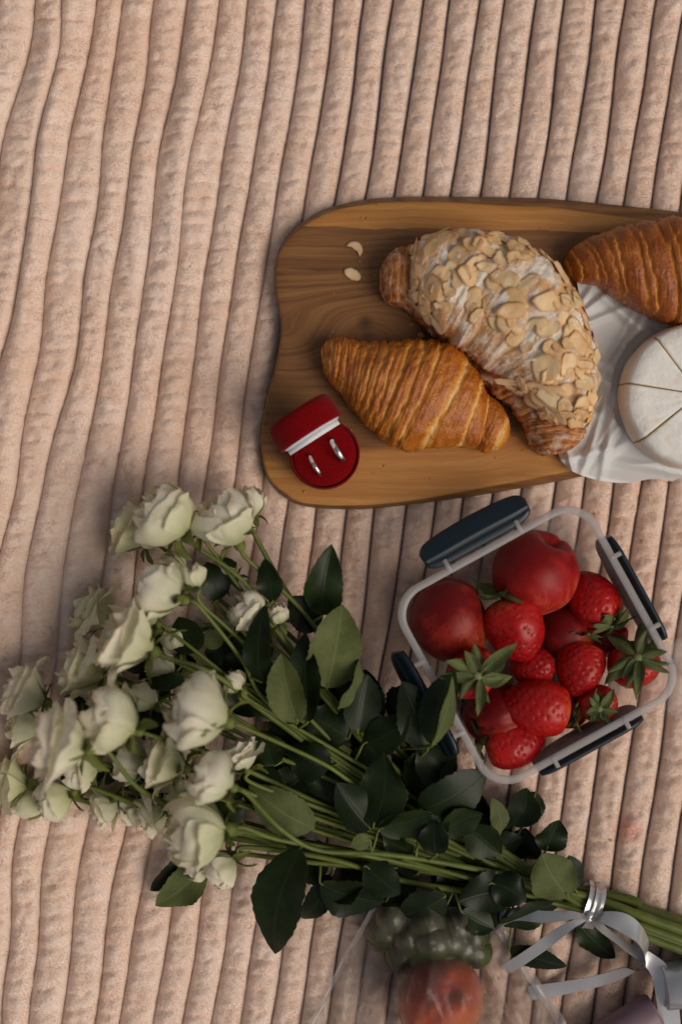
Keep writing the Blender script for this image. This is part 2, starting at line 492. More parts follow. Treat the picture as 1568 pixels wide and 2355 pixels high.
_a = m.n('MixShader', Fac=0.34); m.t.links.new(_tr.outputs[0], _a.inputs[1]); m.t.links.new(_rf.outputs[0], _a.inputs[2])
_b = m.n('MixShader', Fac=0.15); m.t.links.new(_a.outputs[0], _b.inputs[1]); m.t.links.new(m.b.outputs[0], _b.inputs[2]); m.t.links.new(_b.outputs[0], m.out.inputs['Surface']); MAT['film'] = m.m
m = mat_simple('film_edge', '#c9c2c0', 0.2, 0.8); glassy(m, 0.24); MAT['film_edge'] = m.m
_m = M('green_grape_skin'); _co = _m.coord()
_m.bsdf(Base_Color=_m.ramp(_m.noise(_co, 60, 3), [(0.3, lin('#333a14')), (0.7, lin('#4d5322'))]), Roughness=0.3, Subsurface_Weight=0.5, Subsurface_Radius=(0.006, 0.006, 0.002))
_m.b.inputs['Subsurface Scale'].default_value = 0.8
MAT['grape'] = _m.m
MAT['stalk'] = mat_simple('brown_stalk', '#6e5a34', 0.7, 0.2, var='#4d3c22').m
MAT['mauve'] = mat_simple('mauve_wax', '#8d7480', 0.45, 0.4, var='#7d6672', vscale=40, bump=0.15).m
MAT['slate'] = mat_simple('slate_blue_plastic', '#2b3a4a', 0.4, 0.5).m
MAT['crumb'] = mat_simple('pastry_crumb', '#cf9a5a', 0.8, 0.2, var='#a8692f', vscale=300).m

# ------------------------------------------------------------------ the plush blanket with sewn ribs
def build_blanket():
    sp, nu = 108.5, 14
    k = np.arange(-20, 27)
    Y = np.arange(-700, 4560, 7.5)
    def seam_x(kk, YY):
        b = 1256 + sp * kk - 0.147 * YY
        b = b + 16 * perlin(kk * 0.21 + 3.1, YY / 900.0, 5) + 9 * perlin(kk * 0.9, YY / 420.0, 9)
        left = np.clip((900 - b) / 900, 0, 1)
        b = b + left * (46 * perlin(kk * 0.63 + 7.7, YY / 900.0 + 2, 21) + 20 * perlin(kk * 0.37 + 1.7, YY / 380.0, 25) - 18 * left)
        return b
    e = (np.arange(nu) / nu)
    u1 = 0.5 - 0.5 * np.cos(np.pi * e)           # clusters samples at both seams
    u = 0.35 * e + 0.65 * u1
    kk = (k[:, None] + 0 * u[None]).ravel()
    uu = (0 * k[:, None] + u[None]).ravel()
    Yg, Kg = np.meshgrid(Y, kk, indexing='ij')
    Ug = np.broadcast_to(uu, Yg.shape)
    a, b = seam_x(Kg, Yg), seam_x(Kg + 1, Yg)
    X = a + (b - a) * Ug
    q = np.abs(2 * Ug - 1)
    prof = np.clip(1 - q ** 2.8, 0, 1) ** 0.82
    wfac = np.clip((b - a) / sp, 0.4, 1.5)
    row = Yg / 62.0 + 0.9 * perlin(Kg * 1.31, Yg / 260.0, 31) + 0.5 * perlin(X / 240, Yg / 240, 37) + 0.10 * perlin(X / 18, Yg / 40, 39)
    cell = np.floor(row); fr = row - cell
    def hsh(a, b, sd):
        v = np.sin(a * 127.1 + b * 311.7 + sd * 74.7) * 43758.5453
        return v - np.floor(v)
    amp = hsh(Kg, cell, 1) ** 1.5
    ed = np.clip(fr / 0.10, 0, 1) * np.clip((1 - fr) / 0.04, 0, 1) ** 0.5
    tone = (hsh(Kg, cell, 2) - 0.5) * np.clip(fr / 0.25, 0, 1) * np.clip((1 - fr) / 0.12, 0, 1)
    h = 0.0064 * prof * (0.9 + 0.25 * wfac + 0.16 * perlin(Kg * 1.9, Yg / 260.0, 43))
    h += prof * (0.45 + amp) * 0.0017 * (np.sin(np.pi * fr) ** 0.7 - 0.7) + prof * 0.0008 * amp * (ed - 1)
    nap = tone + 0.9 * fbm(X / 70.0, Yg / 55.0, 91, 3) * 0.6
    h += prof * (0.0016 * fbm(X / 52.0, Yg / 46.0, 51, 3) + 0.0002 * perlin(X / 13.0, Yg / 15.0, 61))
    x = (X - 1280) * 0.0002; y = (1922 - Yg) * 0.0002
    base = 0.040 * np.clip((-0.02 - x) / 0.26, 0, 1.6) ** 1.2          # added rise tilts the left side towards the sun, to brighten it
    base += 0.0035 * perlin(x * 7 + 2, y * 5, 71) * np.clip((-0.02 - x) / 0.1, 0, 1)
    base += 0.0012 * perlin(x * 9, y * 9, 73)
    # soft folds across the upper left
    for (fx, fy, ang, ln, wd, amp) in ((-0.115, 0.265, 1.45, 0.10, 0.010, 0.006), (-0.212, 0.30, 1.43, 0.14, 0.011, 0.006), (-0.245, 0.02, 1.45, 0.16, 0.012, 0.004), (-0.15, 0.20, 1.5, 0.05, 0.007, 0.003)):
        dx, dy = x - fx, y - fy
        al = dx * math.cos(ang) + dy * math.sin(ang); ac = -dx * math.sin(ang) + dy * math.cos(ang)
        base += amp * np.exp(-(al / ln) ** 2) * np.exp(-(ac / wd) ** 2)
    z = base + h
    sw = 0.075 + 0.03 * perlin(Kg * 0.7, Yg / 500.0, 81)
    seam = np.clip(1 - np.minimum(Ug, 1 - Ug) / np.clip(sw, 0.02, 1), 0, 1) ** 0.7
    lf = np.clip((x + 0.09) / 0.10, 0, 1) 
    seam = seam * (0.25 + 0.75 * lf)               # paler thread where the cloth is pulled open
    V = np.stack([x, y, z], -1).reshape(-1, 3)
    F = grid_faces(len(Y), len(kk))[:, ::-1].copy()
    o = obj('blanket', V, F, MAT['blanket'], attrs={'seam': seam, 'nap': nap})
    # the plush pile: short fibres standing on every rib, none on the stitched seams
    r = np.random.default_rng(77)
    G = np.stack([x, y, z], -1)
    rows, cols = x.shape
    i0, i1 = np.searchsorted(Y, -230), np.searchsorted(Y, 4080)
    n = 1500000
    fi = r.uniform(i0, i1, n)
    kx = r.integers(8, len(k) - 4, n); uu_ = r.random(n)
    fj = kx * nu + np.interp(uu_, np.append(u, 1.0), np.arange(nu + 1))
    a_, b_ = np.floor(fi).astype(int), np.floor(fj).astype(int)
    fa, fb = (fi - a_)[:, None], (fj - b_)[:, None]
    root = (G[a_, b_] * (1 - fa) + G[a_ + 1, b_] * fa) * (1 - fb) + (G[a_, b_ + 1] * (1 - fa) + G[a_ + 1, b_ + 1] * fa) * fb
    nr = np.cross(G[a_, b_ + 1] - G[a_, b_], G[a_, b_] - G[a_ + 1, b_]); nr /= np.linalg.norm(nr, axis=1)[:, None] + 1e-12
    nr *= np.sign(nr[:, 2:3])
    nr = 0.55 * nr + np.array((0, 0, 0.45))
    sm = np.minimum(uu_, 1 - uu_)
    keep = (sm > 0.035) & (np.abs(root[:, 0]) < 0.30)
    root, nr, sm, a_, b_ = root[keep], nr[keep], sm[keep], a_[keep], b_[keep]
    th = 2.2 * fbm(root[:, 0] * 28, root[:, 1] * 28, 5, 2) + 2.0 * tone[a_, b_] + 0.25 * r.normal(size=len(root)) - 0.4
    t = np.stack([np.cos(th), np.sin(th), 0 * th], -1)
    lean = np.clip(0.20 + 0.35 * fbm(root[:, 0] * 45 + 9, root[:, 1] * 45, 15, 2), 0.03, 0.6)[:, None]
    L = (0.0011 * r.uniform(0.9, 1.1, len(root)) * np.clip(0.45 + sm / 0.16, 0.45, 1))[:, None]
    P = np.stack([root - nr * 0.0006, root + L * (0.50 * nr + 0.35 * lean * t), root + L * (0.88 * nr + lean * t)], 1)
    cu = bpy.data.hair_curves.new('plush_pile')
    cu.add_curves([3] * len(root))
    cu.attributes['position'].data.foreach_set('vector', (P - ORG[o.name]).astype(np.float32).ravel())
    rad = np.tile(np.array((0.00009, 0.00010, 0.00008), np.float32), len(root))
    at = cu.attributes.get('radius') or cu.attributes.new('radius', 'FLOAT', 'POINT')
    at.data.foreach_set('value', rad)
    cu.materials.append(MAT['pile'])
    po = bpy.data.objects.new('plush_pile', cu)
    C.objects.link(po); po.parent = o
    po['kind'] = 'stuff'
    return o
blanket = build_blanket()
tag(blanket, 'beige plush blanket with sewn parallel ribs spread under everything', 'blanket')

# ------------------------------------------------------------------ the wooden board
BT = 0.024                                       # top of the board
def build_board():
    out = [(1000, 452), (1180, 454), (1300, 460), (1568, 488), (1700, 510), (1790, 560), (1830, 660), (1835, 800), (1825, 940), (1780, 1020), (1690, 1052),
           (1568, 1060), (1400, 1082), (1300, 1103), (1130, 1134), (1000, 1153), (870, 1168), (800, 1171), (730, 1168), (680, 1158), (640, 1132), (615, 1100),
           (603, 1060), (598, 1010), (603, 960), (615, 903), (630, 850), (640, 800), (645, 755), (640, 715), (633, 670), (631, 620), (640, 578), (662, 540), (700, 507), (760, 477), (840, 459), (920, 453)]
    n = 400
    O = catmull(out, n, True)
    d = np.roll(O, -1, 0) - np.roll(O, 1, 0); d /= np.linalg.norm(d, axis=1)[:, None]
    N = np.stack([-d[:, 1], d[:, 0]], -1)
    ctr = np.array((1200., 810.))
    N *= np.where(((O - ctr) * N).sum(1) > 0, 1, -1)[:, None]      # outward
    # how wide the sloping live edge shows: wide at the upper right and along the bottom
    slope = np.interp(O[:, 0], [600, 760, 1000, 1250, 1568, 1800], [4, 5, 8, 17, 22, 20]) * np.clip((np.abs(N[:, 1]) - 0.4) / 0.4, 0, 1) + 3
    slope = slope * (1 + 0.25 * perlin(np.arange(n) / 14.0, 0.5, 3))
    rings, bark = [], []
    def ring(off, z, bk):
        P = O + N * off[:, None]
        rings.append(ova(np.concatenate([P, np.full((n, 1), z)], 1))); bark.append(np.full(n, bk)); return P
    plan = []
    for off, z, bk in ((-6 + 0 * slope, 0.006, 1), (0 * slope, 0.0075, 1), (0 * slope, 0.011, 1), (-slope * 0.55, 0.0185, 1), (-slope * 0.92, BT - 0.0016, 0.85), (-slope - 1.5, BT - 0.0004, 0.0), (-slope - 4.5, BT, 0.0)):
        plan.append(ring(off, z, bk))
    inner = plan[-1]
    for f in np.linspace(0.04, 1, 16):
        P = inner * (1 - f) + ctr * f
        rings.append(ova(np.concatenate([P, np.full((n, 1), BT)], 1))); bark.append(np.zeros(n)); plan.append(P)
    V = np.concatenate(rings)
    V[:, 2] += np.where(V[:, 2] > 0.02, 0.0006 * perlin(V[:, 0] * 18, V[:, 1] * 18, 5), 0)
    pv = np.concatenate([np.concatenate(plan) / 100, np.zeros((len(V), 1))], 1)
    return obj('serving_board', V, grid_faces(len(rings), n, True), MAT['wood'], vec=pv, attrs={'bark': np.concatenate(bark)})
tag(build_board(), 'brown live edged wooden serving board lying on the ribbed blanket', 'board')

# ------------------------------------------------------------------ croissants
def loft(stn, nt, nth, zb, ridges, lam=None, wob=0.35, hb=0.36, flake=0.02, seed=1, slant=0.0, lump=0.03):
    A = catmull(stn, nt)                          # Lx Ly Rx Ry h
    ti = np.linspace(0, len(stn) - 1, nt)
    h = A[:, 4]
    zc = zb + hb * h
    L = ova(np.stack([A[:, 0], A[:, 1], zc], -1)); R = ova(np.stack([A[:, 2], A[:, 3], zc], -1))
    mid = (L + R) / 2; half = (L - R) / 2
    th = np.linspace(0, 2 * np.pi, nth, endpoint=False)
    c, s = np.cos(th), np.sin(th)
    lat = np.sign(c) * np.abs(c) ** 0.88
    T, TH = np.meshgrid(ti, th, indexing='ij')
    te = T + wob * perlin(TH * 0.9 + seed, T * 0.7, seed) + 0.10 * perlin(TH * 5, T * 2, seed + 3) + slant * np.cos(TH)
    bl = np.array([r[0] for r in ridges]); am = np.array([r[1] for r in ridges])
    i = np.clip(np.searchsorted(bl, te, side='right') - 1, 0, len(bl) - 2)
    p = np.clip((te - bl[i]) / (bl[i + 1] - bl[i]), 0, 1)
    bump = np.clip(1 - np.abs(2 * p ** 0.8 - 1) ** 2.4, 0, 1) ** 0.7
    top = np.clip(np.sin(TH) * 3 + 0.9, 0.1, 1)
    am = am * 0.9
    d = am[i] * (bump - 0.75) * top + lump * fbm(T * 0.8, TH * 1.2, seed + 7, 3) * 0.6
    lm = np.interp(T, *lam) if lam else np.ones_like(T) * 0.3
    d = d + lm * (flake * perlin(T * 7, TH * 1.6, seed + 11) * 0.6 + flake * 0.4 * perlin(T * 21, TH * 7, seed + 12)) + flake * 0.35 * perlin(T * 3 + TH * 2, TH * 6, seed + 19)
    loft.lam = np.concatenate([lm.ravel(), [0.5, 0.5]])
    vert = np.where(s > 0, (1 - hb) * np.abs(s) ** 0.82, -hb * np.abs(s) ** 0.45)
    V = mid[:, None, :] + half[:, None, :] * (lat[None, :] * 1)[..., None] * (1 + d)[..., None]
    V[..., 2] = zc[:, None] + h[:, None] * vert[None, :] * (1 + np.where(s[None, :] > 0, d, 0))
    V[..., 2] = np.maximum(V[..., 2], zb)
    pv = np.stack([T / (len(stn) - 1), TH, 0 * T], -1)
    crest = np.clip(bump * np.clip(am[i] / 0.05, 0.3, 1.3), 0, 1)
    F = grid_faces(nt, nth, True).tolist()
    n0 = nt * nth
    VV = np.concatenate([V.reshape(-1, 3), V[0].mean(0)[None], V[-1].mean(0)[None]])
    pvv = np.concatenate([pv.reshape(-1, 3), [[0, 0, 0], [1, 0, 0]]])
    cc = np.concatenate([crest.ravel(), [0.6, 0.6]])
    for j in range(nth):
        F.append([n0, (j + 1) % nth, j]); F.append([n0 + 1, (nt - 1) * nth + j, (nt - 1) * nth + (j + 1) % nth])
    return VV, F, pvv, cc, V

def fix_normals(o):
    import bmesh
    bm = bmesh.new(); bm.from_mesh(o.data)
    bmesh.ops.recalc_face_normals(bm, faces=bm.faces); bm.to_mesh(o.data); bm.free()
    o.data.polygons.foreach_set('use_smooth', np.ones(len(o.data.polygons), bool))

st = [(738, 806, 740, 832, .012), (750, 786, 746, 860, .024), (772, 777, 764, 886, .031), (802, 780, 784, 908, .034), (836, 787, 804, 934, .038),
      (872, 788, 824, 957, .042), (912, 786, 846, 980, .045), (962, 784, 872, 1004, .047), (1012, 786, 906, 1026, .048), (1056, 806, 946, 1036, .047),
      (1090, 846, 1000, 1030, .044), (1108, 878, 1050, 1029, .040), (1113, 898, 1086, 1031, .035), (1126, 910, 1098, 1032, .031), (1148, 930, 1112, 1041, .031),
      (1165, 958, 1132, 1040, .028), (1171, 985, 1148, 1033, .020), (1170, 1003, 1158, 1024, .010)]
rd = [(-1, .05), (0.3, .09), (1.0, .10), (1.7, .12), (2.45, .09), (3.1, .08), (3.75, .09), (4.35, .08), (4.95, .09), (5.6, .085), (6.2, .09), (6.8, .08), (7.4, .085), (8.1, .08), (9.6, .075), (11.1, .075), (12.75, .11), (15.0, .05), (19, .05)]
V, F, pv, cr, _ = loft(st, 360, 96, BT, rd, ([0, 2, 3, 7, 8, 9, 17], [1.2, 1.0, 0.6, 0.6, 0.5, 0.3, 0.35]), wob=0.22, flake=0.06, seed=3, lump=0.06)
o = obj('croissant', V, F, MAT['golden'], vec=pv, attrs={'crest': cr, 'lam': loft.lam}); fix_normals(o)
tag(o, 'plain golden butter croissant beside the red ring box', 'croissant', 'croissants on the board')

st = [(1296, 598, 1301, 626, .014), (1312, 573, 1330, 648, .028), (1347, 552, 1376, 658, .037), (1392, 534, 1416, 684, .043), (1442, 521, 1466, 713, .047),
      (1492, 513, 1518, 737, .049), (1532, 503, 1562, 750, .050), (1574, 505, 1612, 752, .049), (1622, 522, 1652, 737, .045), (1664, 562, 1690, 702, .036), (1692, 612, 1706, 660, .018)]
rd = [(-1, .05), (0.15, .06), (0.95, .11), (1.75, .06), (2.05, .13), (2.85, .06), (3.15, .13), (4.1, .06), (4.4, .13), (5.5, .07), (5.9, .12), (7.2, .1), (8.6, .08), (12, .05)]
V, F, pv, cr, _ = loft(st, 300, 90, BT, rd, ([0, 10], [0.3, 0.4]), wob=0.14, flake=0.045, seed=9, slant=0.25, lump=0.05)
o = obj('croissant', V, F, MAT['brown'], vec=pv, attrs={'crest': cr, 'lam': loft.lam}); fix_normals(o)
tag(o, 'dark brown glossy croissant above the cheese, cut by the photo edge', 'croissant', 'croissants on the board')

def almond_croissant():
    root = thing('almond_croissant', 'large croissant covered in flaked almonds and icing sugar', 'croissant', ov(1160, 790, BT))
    # lower half: a golden shell that shows along the inner edge and at both ends
    st = [(873, 668, 874, 618, .016), (890, 699, 892, 585, .028), (922, 706, 924, 570, .032), (945, 722, 966, 566, .030), (968, 745, 1015, 556, .028), (990, 768, 1080, 545, .028),
          (1018, 800, 1145, 560, .028), (1050, 830, 1212, 585, .028), (1082, 856, 1276, 636, .028), (1116, 888, 1318, 712, .028), (1146, 916, 1342, 790, .028), (1174, 944, 1354, 862, .028),
          (1194, 968, 1352, 930, .029), (1206, 985, 1350, 975, .034), (1212, 1008, 1341, 1003, .036), (1226, 1034, 1318, 1028, .033), (1248, 1048, 1292, 1043, .020)]
    rd = [(-1, .04)] + [(0.6 * i, .05) for i in range(0, 28)] + [(18, .04)]
    V, F, pv, cr, _ = loft(st, 240, 64, BT, rd, wob=0.4, flake=0.12, seed=15, lump=0.13)
    o = obj('lower_crust', V, F, MAT['almondcr'], root, vec=pv, attrs={'crest': cr, 'frost': np.clip(0.10 + 0.5 * fbm(pv[:, 0] * 20, pv[:, 1] * 3, 41, 3), 0, 1), 'lam': 0.35 * np.ones(len(V))}); fix_normals(o)
    # upper half with frangipane and sugar
    st = [(936, 690, 940, 596, .026), (946, 704, 962, 556, .038), (966, 728, 1012, 540, .045), (992, 752, 1080, 529, .049), (1022, 778, 1150, 546, .052), (1056, 804, 1220, 568, .054),
          (1088, 830, 1284, 622, .055), (1124, 858, 1329, 700, .055), (1158, 884, 1354, 782, .053), (1190, 908, 1366, 862, .050), (1214, 930, 1362, 930, .046), (1230, 955, 1352, 972, .039), (1246, 975, 1340, 992, .028)]
    rd = [(-1, .04), (0.5, .05), (1.6, .04), (2.8, .05), (4.1, .04), (5.4, .05), (6.6, .05), (7.7, .05), (8.9, .06), (10.1, .08), (11.3, .06), (14, .05)]
    V, F, pv, cr, G = loft(st, 240, 80, BT + 0.004, rd, wob=0.5, flake=0.09, seed=23, lump=0.12)
    th = pv[:, 1]; t = pv[:, 0]
    fr = np.clip(1.25 - np.abs(th - 1.95) / 1.35, 0, 1) ** 0.6 * np.clip(0.5 + t * 2.2, 0, 1) + 0.1
    fr = np.clip(fr + 0.35 * fbm(t * 9, th * 2.0, 77, 3), 0, 1)
    o = obj('sugared_top', V, F, MAT['almondcr'], root, vec=pv, attrs={'crest': cr, 'frost': fr}); fix_normals(o)
    # flaked almonds, each one a thin curved slice
    mes = []
    for v in range(8):
        r = np.random.default_rng(100 + v)
        nr, na = 5, 20
        a = np.linspace(0, 2 * np.pi, na, endpoint=False)
        egg = 1 + 0.13 * np.cos(a) + 0.16 * perlin(np.cos(a) * 1.6 + v * 3.3, np.sin(a) * 1.6, v)
        if v in (1, 3, 5, 6):                                   # broken flakes have a straight side
            egg = np.minimum(egg, 0.45 / np.maximum(np.cos(a - r.uniform(0, 6)), 1e-3).clip(0.33))
        P, rim = [], []
        for side in (1, -1):
            for q in np.linspace(0.0, 1, nr)[::side]:
                rr = q * egg
                x, y = 0.0080 * rr * np.cos(a), 0.0060 * rr * np.sin(a)
                z = 0.0011 * (r.uniform(0.4, 1.5)) * (x / 0.008) ** 2 * (1 if v % 2 else -0.6) + 0.0006 * perlin(x * 220, y * 220, v) + side * 0.00016 * (1 - 0.5 * q ** 4)
                P.append(np.stack([x, y, z], -1)); rim.append(np.full(na, q))
        mes.append(make_mesh('almond_flake', np.concatenate(P), grid_faces(2 * nr, na, True)[:, ::-1].copy(), MAT['almond'], attrs={'rim': np.concatenate(rim)}))
    nt, nth = G.shape[:2]
    def place(tu, tv, sc_, rz, lift, tilt):
        i = int(np.clip(tu * (nt - 1), 2, nt - 3)); j = int(tv * nth) % nth
        p = G[i, j]; 
        e1 = G[min(i + 5, nt - 1), j] - G[max(i - 5, 0), j]; e2 = G[i, (j + 3) % nth] - G[i, j - 3]
        nrm = np.cross(e1, e2); nrm /= np.linalg.norm(nrm) + 1e-12
        if nrm[2] < 0: nrm = -nrm
        nrm = nrm + np.array((rng.normal(0, tilt), rng.normal(0, tilt), 0)); nrm /= np.linalg.norm(nrm)
        q = Vector((0, 0, 1)).rotation_difference(Vector(nrm)) @ Quaternion((0, 0, 1), rz)
        mtx = Matrix.Translation(Vector(p + nrm * lift)) @ q.to_matrix().to_4x4() @ Matrix.Diagonal((sc_[0], sc_[1], 1, 1))
        inst('almond_flake', mes[rng.integers(0, 8)], root, mtx)
    pts = []
    tries = 0
    while len(pts) < 122 and tries < 5000:
        tries += 1
        tu = rng.uniform(0.05, 0.97); tv = rng.uniform(0.035, 0.47)
        # bare crust patch on the inner flank
        if 0.28 < tu < 0.60 and tv < 0.17: continue
        if 0.78 < tu < 0.95 and tv < 0.10: continue
        if perlin(tu * 7, tv * 9, 3) < -0.34: continue
        i = int(tu * (nt - 1)); j = int(tv * nth) % nth
        p = G[i, j]
        if all(np.linalg.norm(p - q) > 0.0058 for q in pts):
            pts.append(p)
            s0 = rng.uniform(0.8, 1.4)
            place(tu, tv, (s0, s0 * rng.uniform(0.65, 1.25)), rng.uniform(0, 6.28), 0.0002 + 0.0007 * rng.random(), 0.13)
    return mes
flake_meshes = almond_croissant()

for k, (x, y, rz, lab) in enumerate(((813, 576, 0.9, 'crescent shaped piece of flaked almond lying alone on the board'), (810, 631, -0.5, 'chipped almond flake on the board, next to the crescent shaped piece'))):
    r = np.random.default_rng(50 + k); na = 26
    a = np.linspace(0, 2 * np.pi, na, endpoint=False)
    X, Yv = 0.0068 * np.cos(a), 0.0066 * np.sin(a)
    if k == 0:
        bite = np.exp(-((np.cos(a) + 1) / 0.5) ** 2); X = X + 0.0074 * bite
    else:
        Yv = Yv * 0.62 * (1 + 0.18 * perlin(np.cos(a) * 3, np.sin(a) * 3, 5))
    P, rim = [], []
    for side in (1, -1):
        for q in np.linspace(0, 1, 4)[::side]:
            cx = 0.0025 if k == 0 else 0
            P.append(np.stack([cx + (X - cx) * q, Yv * q, 0.0006 * side * (1 - .4 * q ** 4) + 0.0004 * perlin(X * q * 300, Yv * q * 300, 3)], -1)); rim.append(np.full(na, q))
    P = np.concatenate(P); c0 = ov(x, y, BT)
    R2 = np.array(((math.cos(rz), -math.sin(rz)), (math.sin(rz), math.cos(rz))))
    P[:, :2] = P[:, :2] @ R2.T
    tag(obj('almond_flake', P + c0 + (0, 0, 0.0012), grid_faces(8, na, True)[:, ::-1].copy(), MAT['almond'], attrs={'rim': np.concatenate(rim)}), lab, 'almond flake', 'loose almond flakes')

def lump_mesh(c, r, seed, flat=0.6):
    th = np.linspace(0, np.pi, 7)[:, None]; ph = np.linspace(0, 2 * np.pi, 9, endpoint=False)[None]
    rr = r * (1 + 0.35 * perlin(th * 1.3 + seed, ph + seed, seed))
    V = np.stack([rr * np.sin(th) * np.cos(ph), rr * np.sin(th) * np.sin(ph), flat * rr * np.cos(th) + 0 * ph], -1).reshape(-1, 3)
    return V + c, grid_faces(7, 9, True)[:, ::-1].copy()
crumbs = []
for (x, y, r) in ((844, 502, .0011), (832, 500, .0008), (868, 470, .0008), (842, 560, .0009), (876, 590, .0007), (945, 745, .0013), (968, 770, .0026), (960, 782, .0018), (1182, 1002, .0008), (870, 540, .0006), (990, 1100, .0006), (700, 1130, .0009), (905, 545, .0006), (782, 640, .0005)):
    crumbs.append(lump_mesh(ov(x, y, BT + r * 0.4), r, int(x)))
rc_ = np.random.default_rng(12)
for _ in range(34):
    x, y = rc_.uniform(700, 1330), rc_.uniform(520, 1120)
    crumbs.append(lump_mesh(ov(x, y, BT + 0.0002), rc_.uniform(.0003, .0009), int(x * 7 + y), 0.6))
v, f = join(crumbs)
tag(obj('crumbs', v, f, MAT['crumb']), 'tiny golden pastry crumbs scattered on the board', 'crumbs', kind='stuff')

v, f = join([lump_mesh(ov(x, y, 0.0078), r, int(x + y), 0.6) for x, y, r in ((1367, 1182, .0009), (1476, 1244, .0010), (1403, 1932, .0010), (1490, 1150, .0006), (1433, 1905, .0006), (6, 415, .0008), (640, 355, .0007))])
tag(obj('crumbs', v, f, MAT['crumb']), 'a few loose orange crumbs scattered on the blanket pile', 'crumbs', kind='stuff')

# ------------------------------------------------------------------ baking paper and cheese
def build_paper():
    n, mm = 110, 110
    left = catmull([(1322, 600), (1326, 650), (1340, 720), (1350, 800), (1352, 900), (1340, 985), (1300, 1025), (1284, 1046)], n)
    bot = catmull([(1284, 1046), (1292, 1062), (1322, 1087), (1380, 1105), (1440, 1110), (1500, 1101), (1545, 1107), (1568, 1114), (1660, 1130), (1760, 1110)], mm)
    top = catmull([(1322, 600), (1420, 590), (1560, 600), (1700, 610), (1780, 620)], mm)
    right = catmull([(1780, 620), (1790, 800), (1780, 960), (1760, 1110)], n)
    u = np.linspace(0, 1, mm)[None, :, None]; v = np.linspace(0, 1, n)[:, None, None]
    P = (1 - u) * left[:, None] + u * right[:, None] + (1 - v) * top[None] + v * bot[None] - ((1 - u) * (1 - v) * left[0] + u * (1 - v) * right[0] + (1 - u) * v * left[-1] + u * v * right[-1])
    X, Y = P[..., 0], P[..., 1]
    cr = 0 * X
    rp = np.random.default_rng(31)
    for q in range(46):                                  # creases: straight sharp folds, each over part of the sheet
        an = rp.uniform(0, np.pi); px, py = rp.uniform(1300, 1760), rp.uniform(640, 1120)
        al = (X - px) * np.cos(an) + (Y - py) * np.sin(an); ac = -(X - px) * np.sin(an) + (Y - py) * np.cos(an)
        wd = rp.uniform(7, 24)
        cr = cr + rp.uniform(0.0018, 0.0062) * np.clip(1 - np.abs(ac) / wd, 0, 1) * np.clip(1.2 - np.abs(al) / rp.uniform(70, 200), 0, 1)
    cr = cr + 0.0006 * (perlin(X / 60, Y / 60, 8) + 0.5)
    z = BT + 0.0012 + cr + 0.0012 * (perlin(X / 200, Y / 200, 4) + 0.6)
    # folded-up strip near the lower left corner
    dl = (X - 1295) * 0.24 + (Y - 1057)
    z = z + 0.0035 * np.exp(-((dl) / 9.0) ** 2) * np.clip((1480 - X) / 120, 0, 1)
    # flat under the cheese
    rc = np.hypot(X - 1590, Y - 905)
    z = np.where(rc < 185, np.minimum(z, BT + 0.0012 + 0.003 * np.clip((rc - 150) / 35, 0, 1)), z)
    edge = np.interp(X, [1280, 1300, 1400, 1568, 1700, 1800], [1100, 1098, 1077, 1055, 1045, 1010])
    over = np.clip(Y - edge, 0, 200)
    z = z - 0.00018 * over ** 1.25
    V = ova(np.stack([X, Y, z], -1)).reshape(-1, 3)
    return obj('baking_paper', V, grid_faces(n, mm), MAT['paper'])
tag(build_paper(), 'crumpled white baking paper under the round cheese on the board', 'paper')

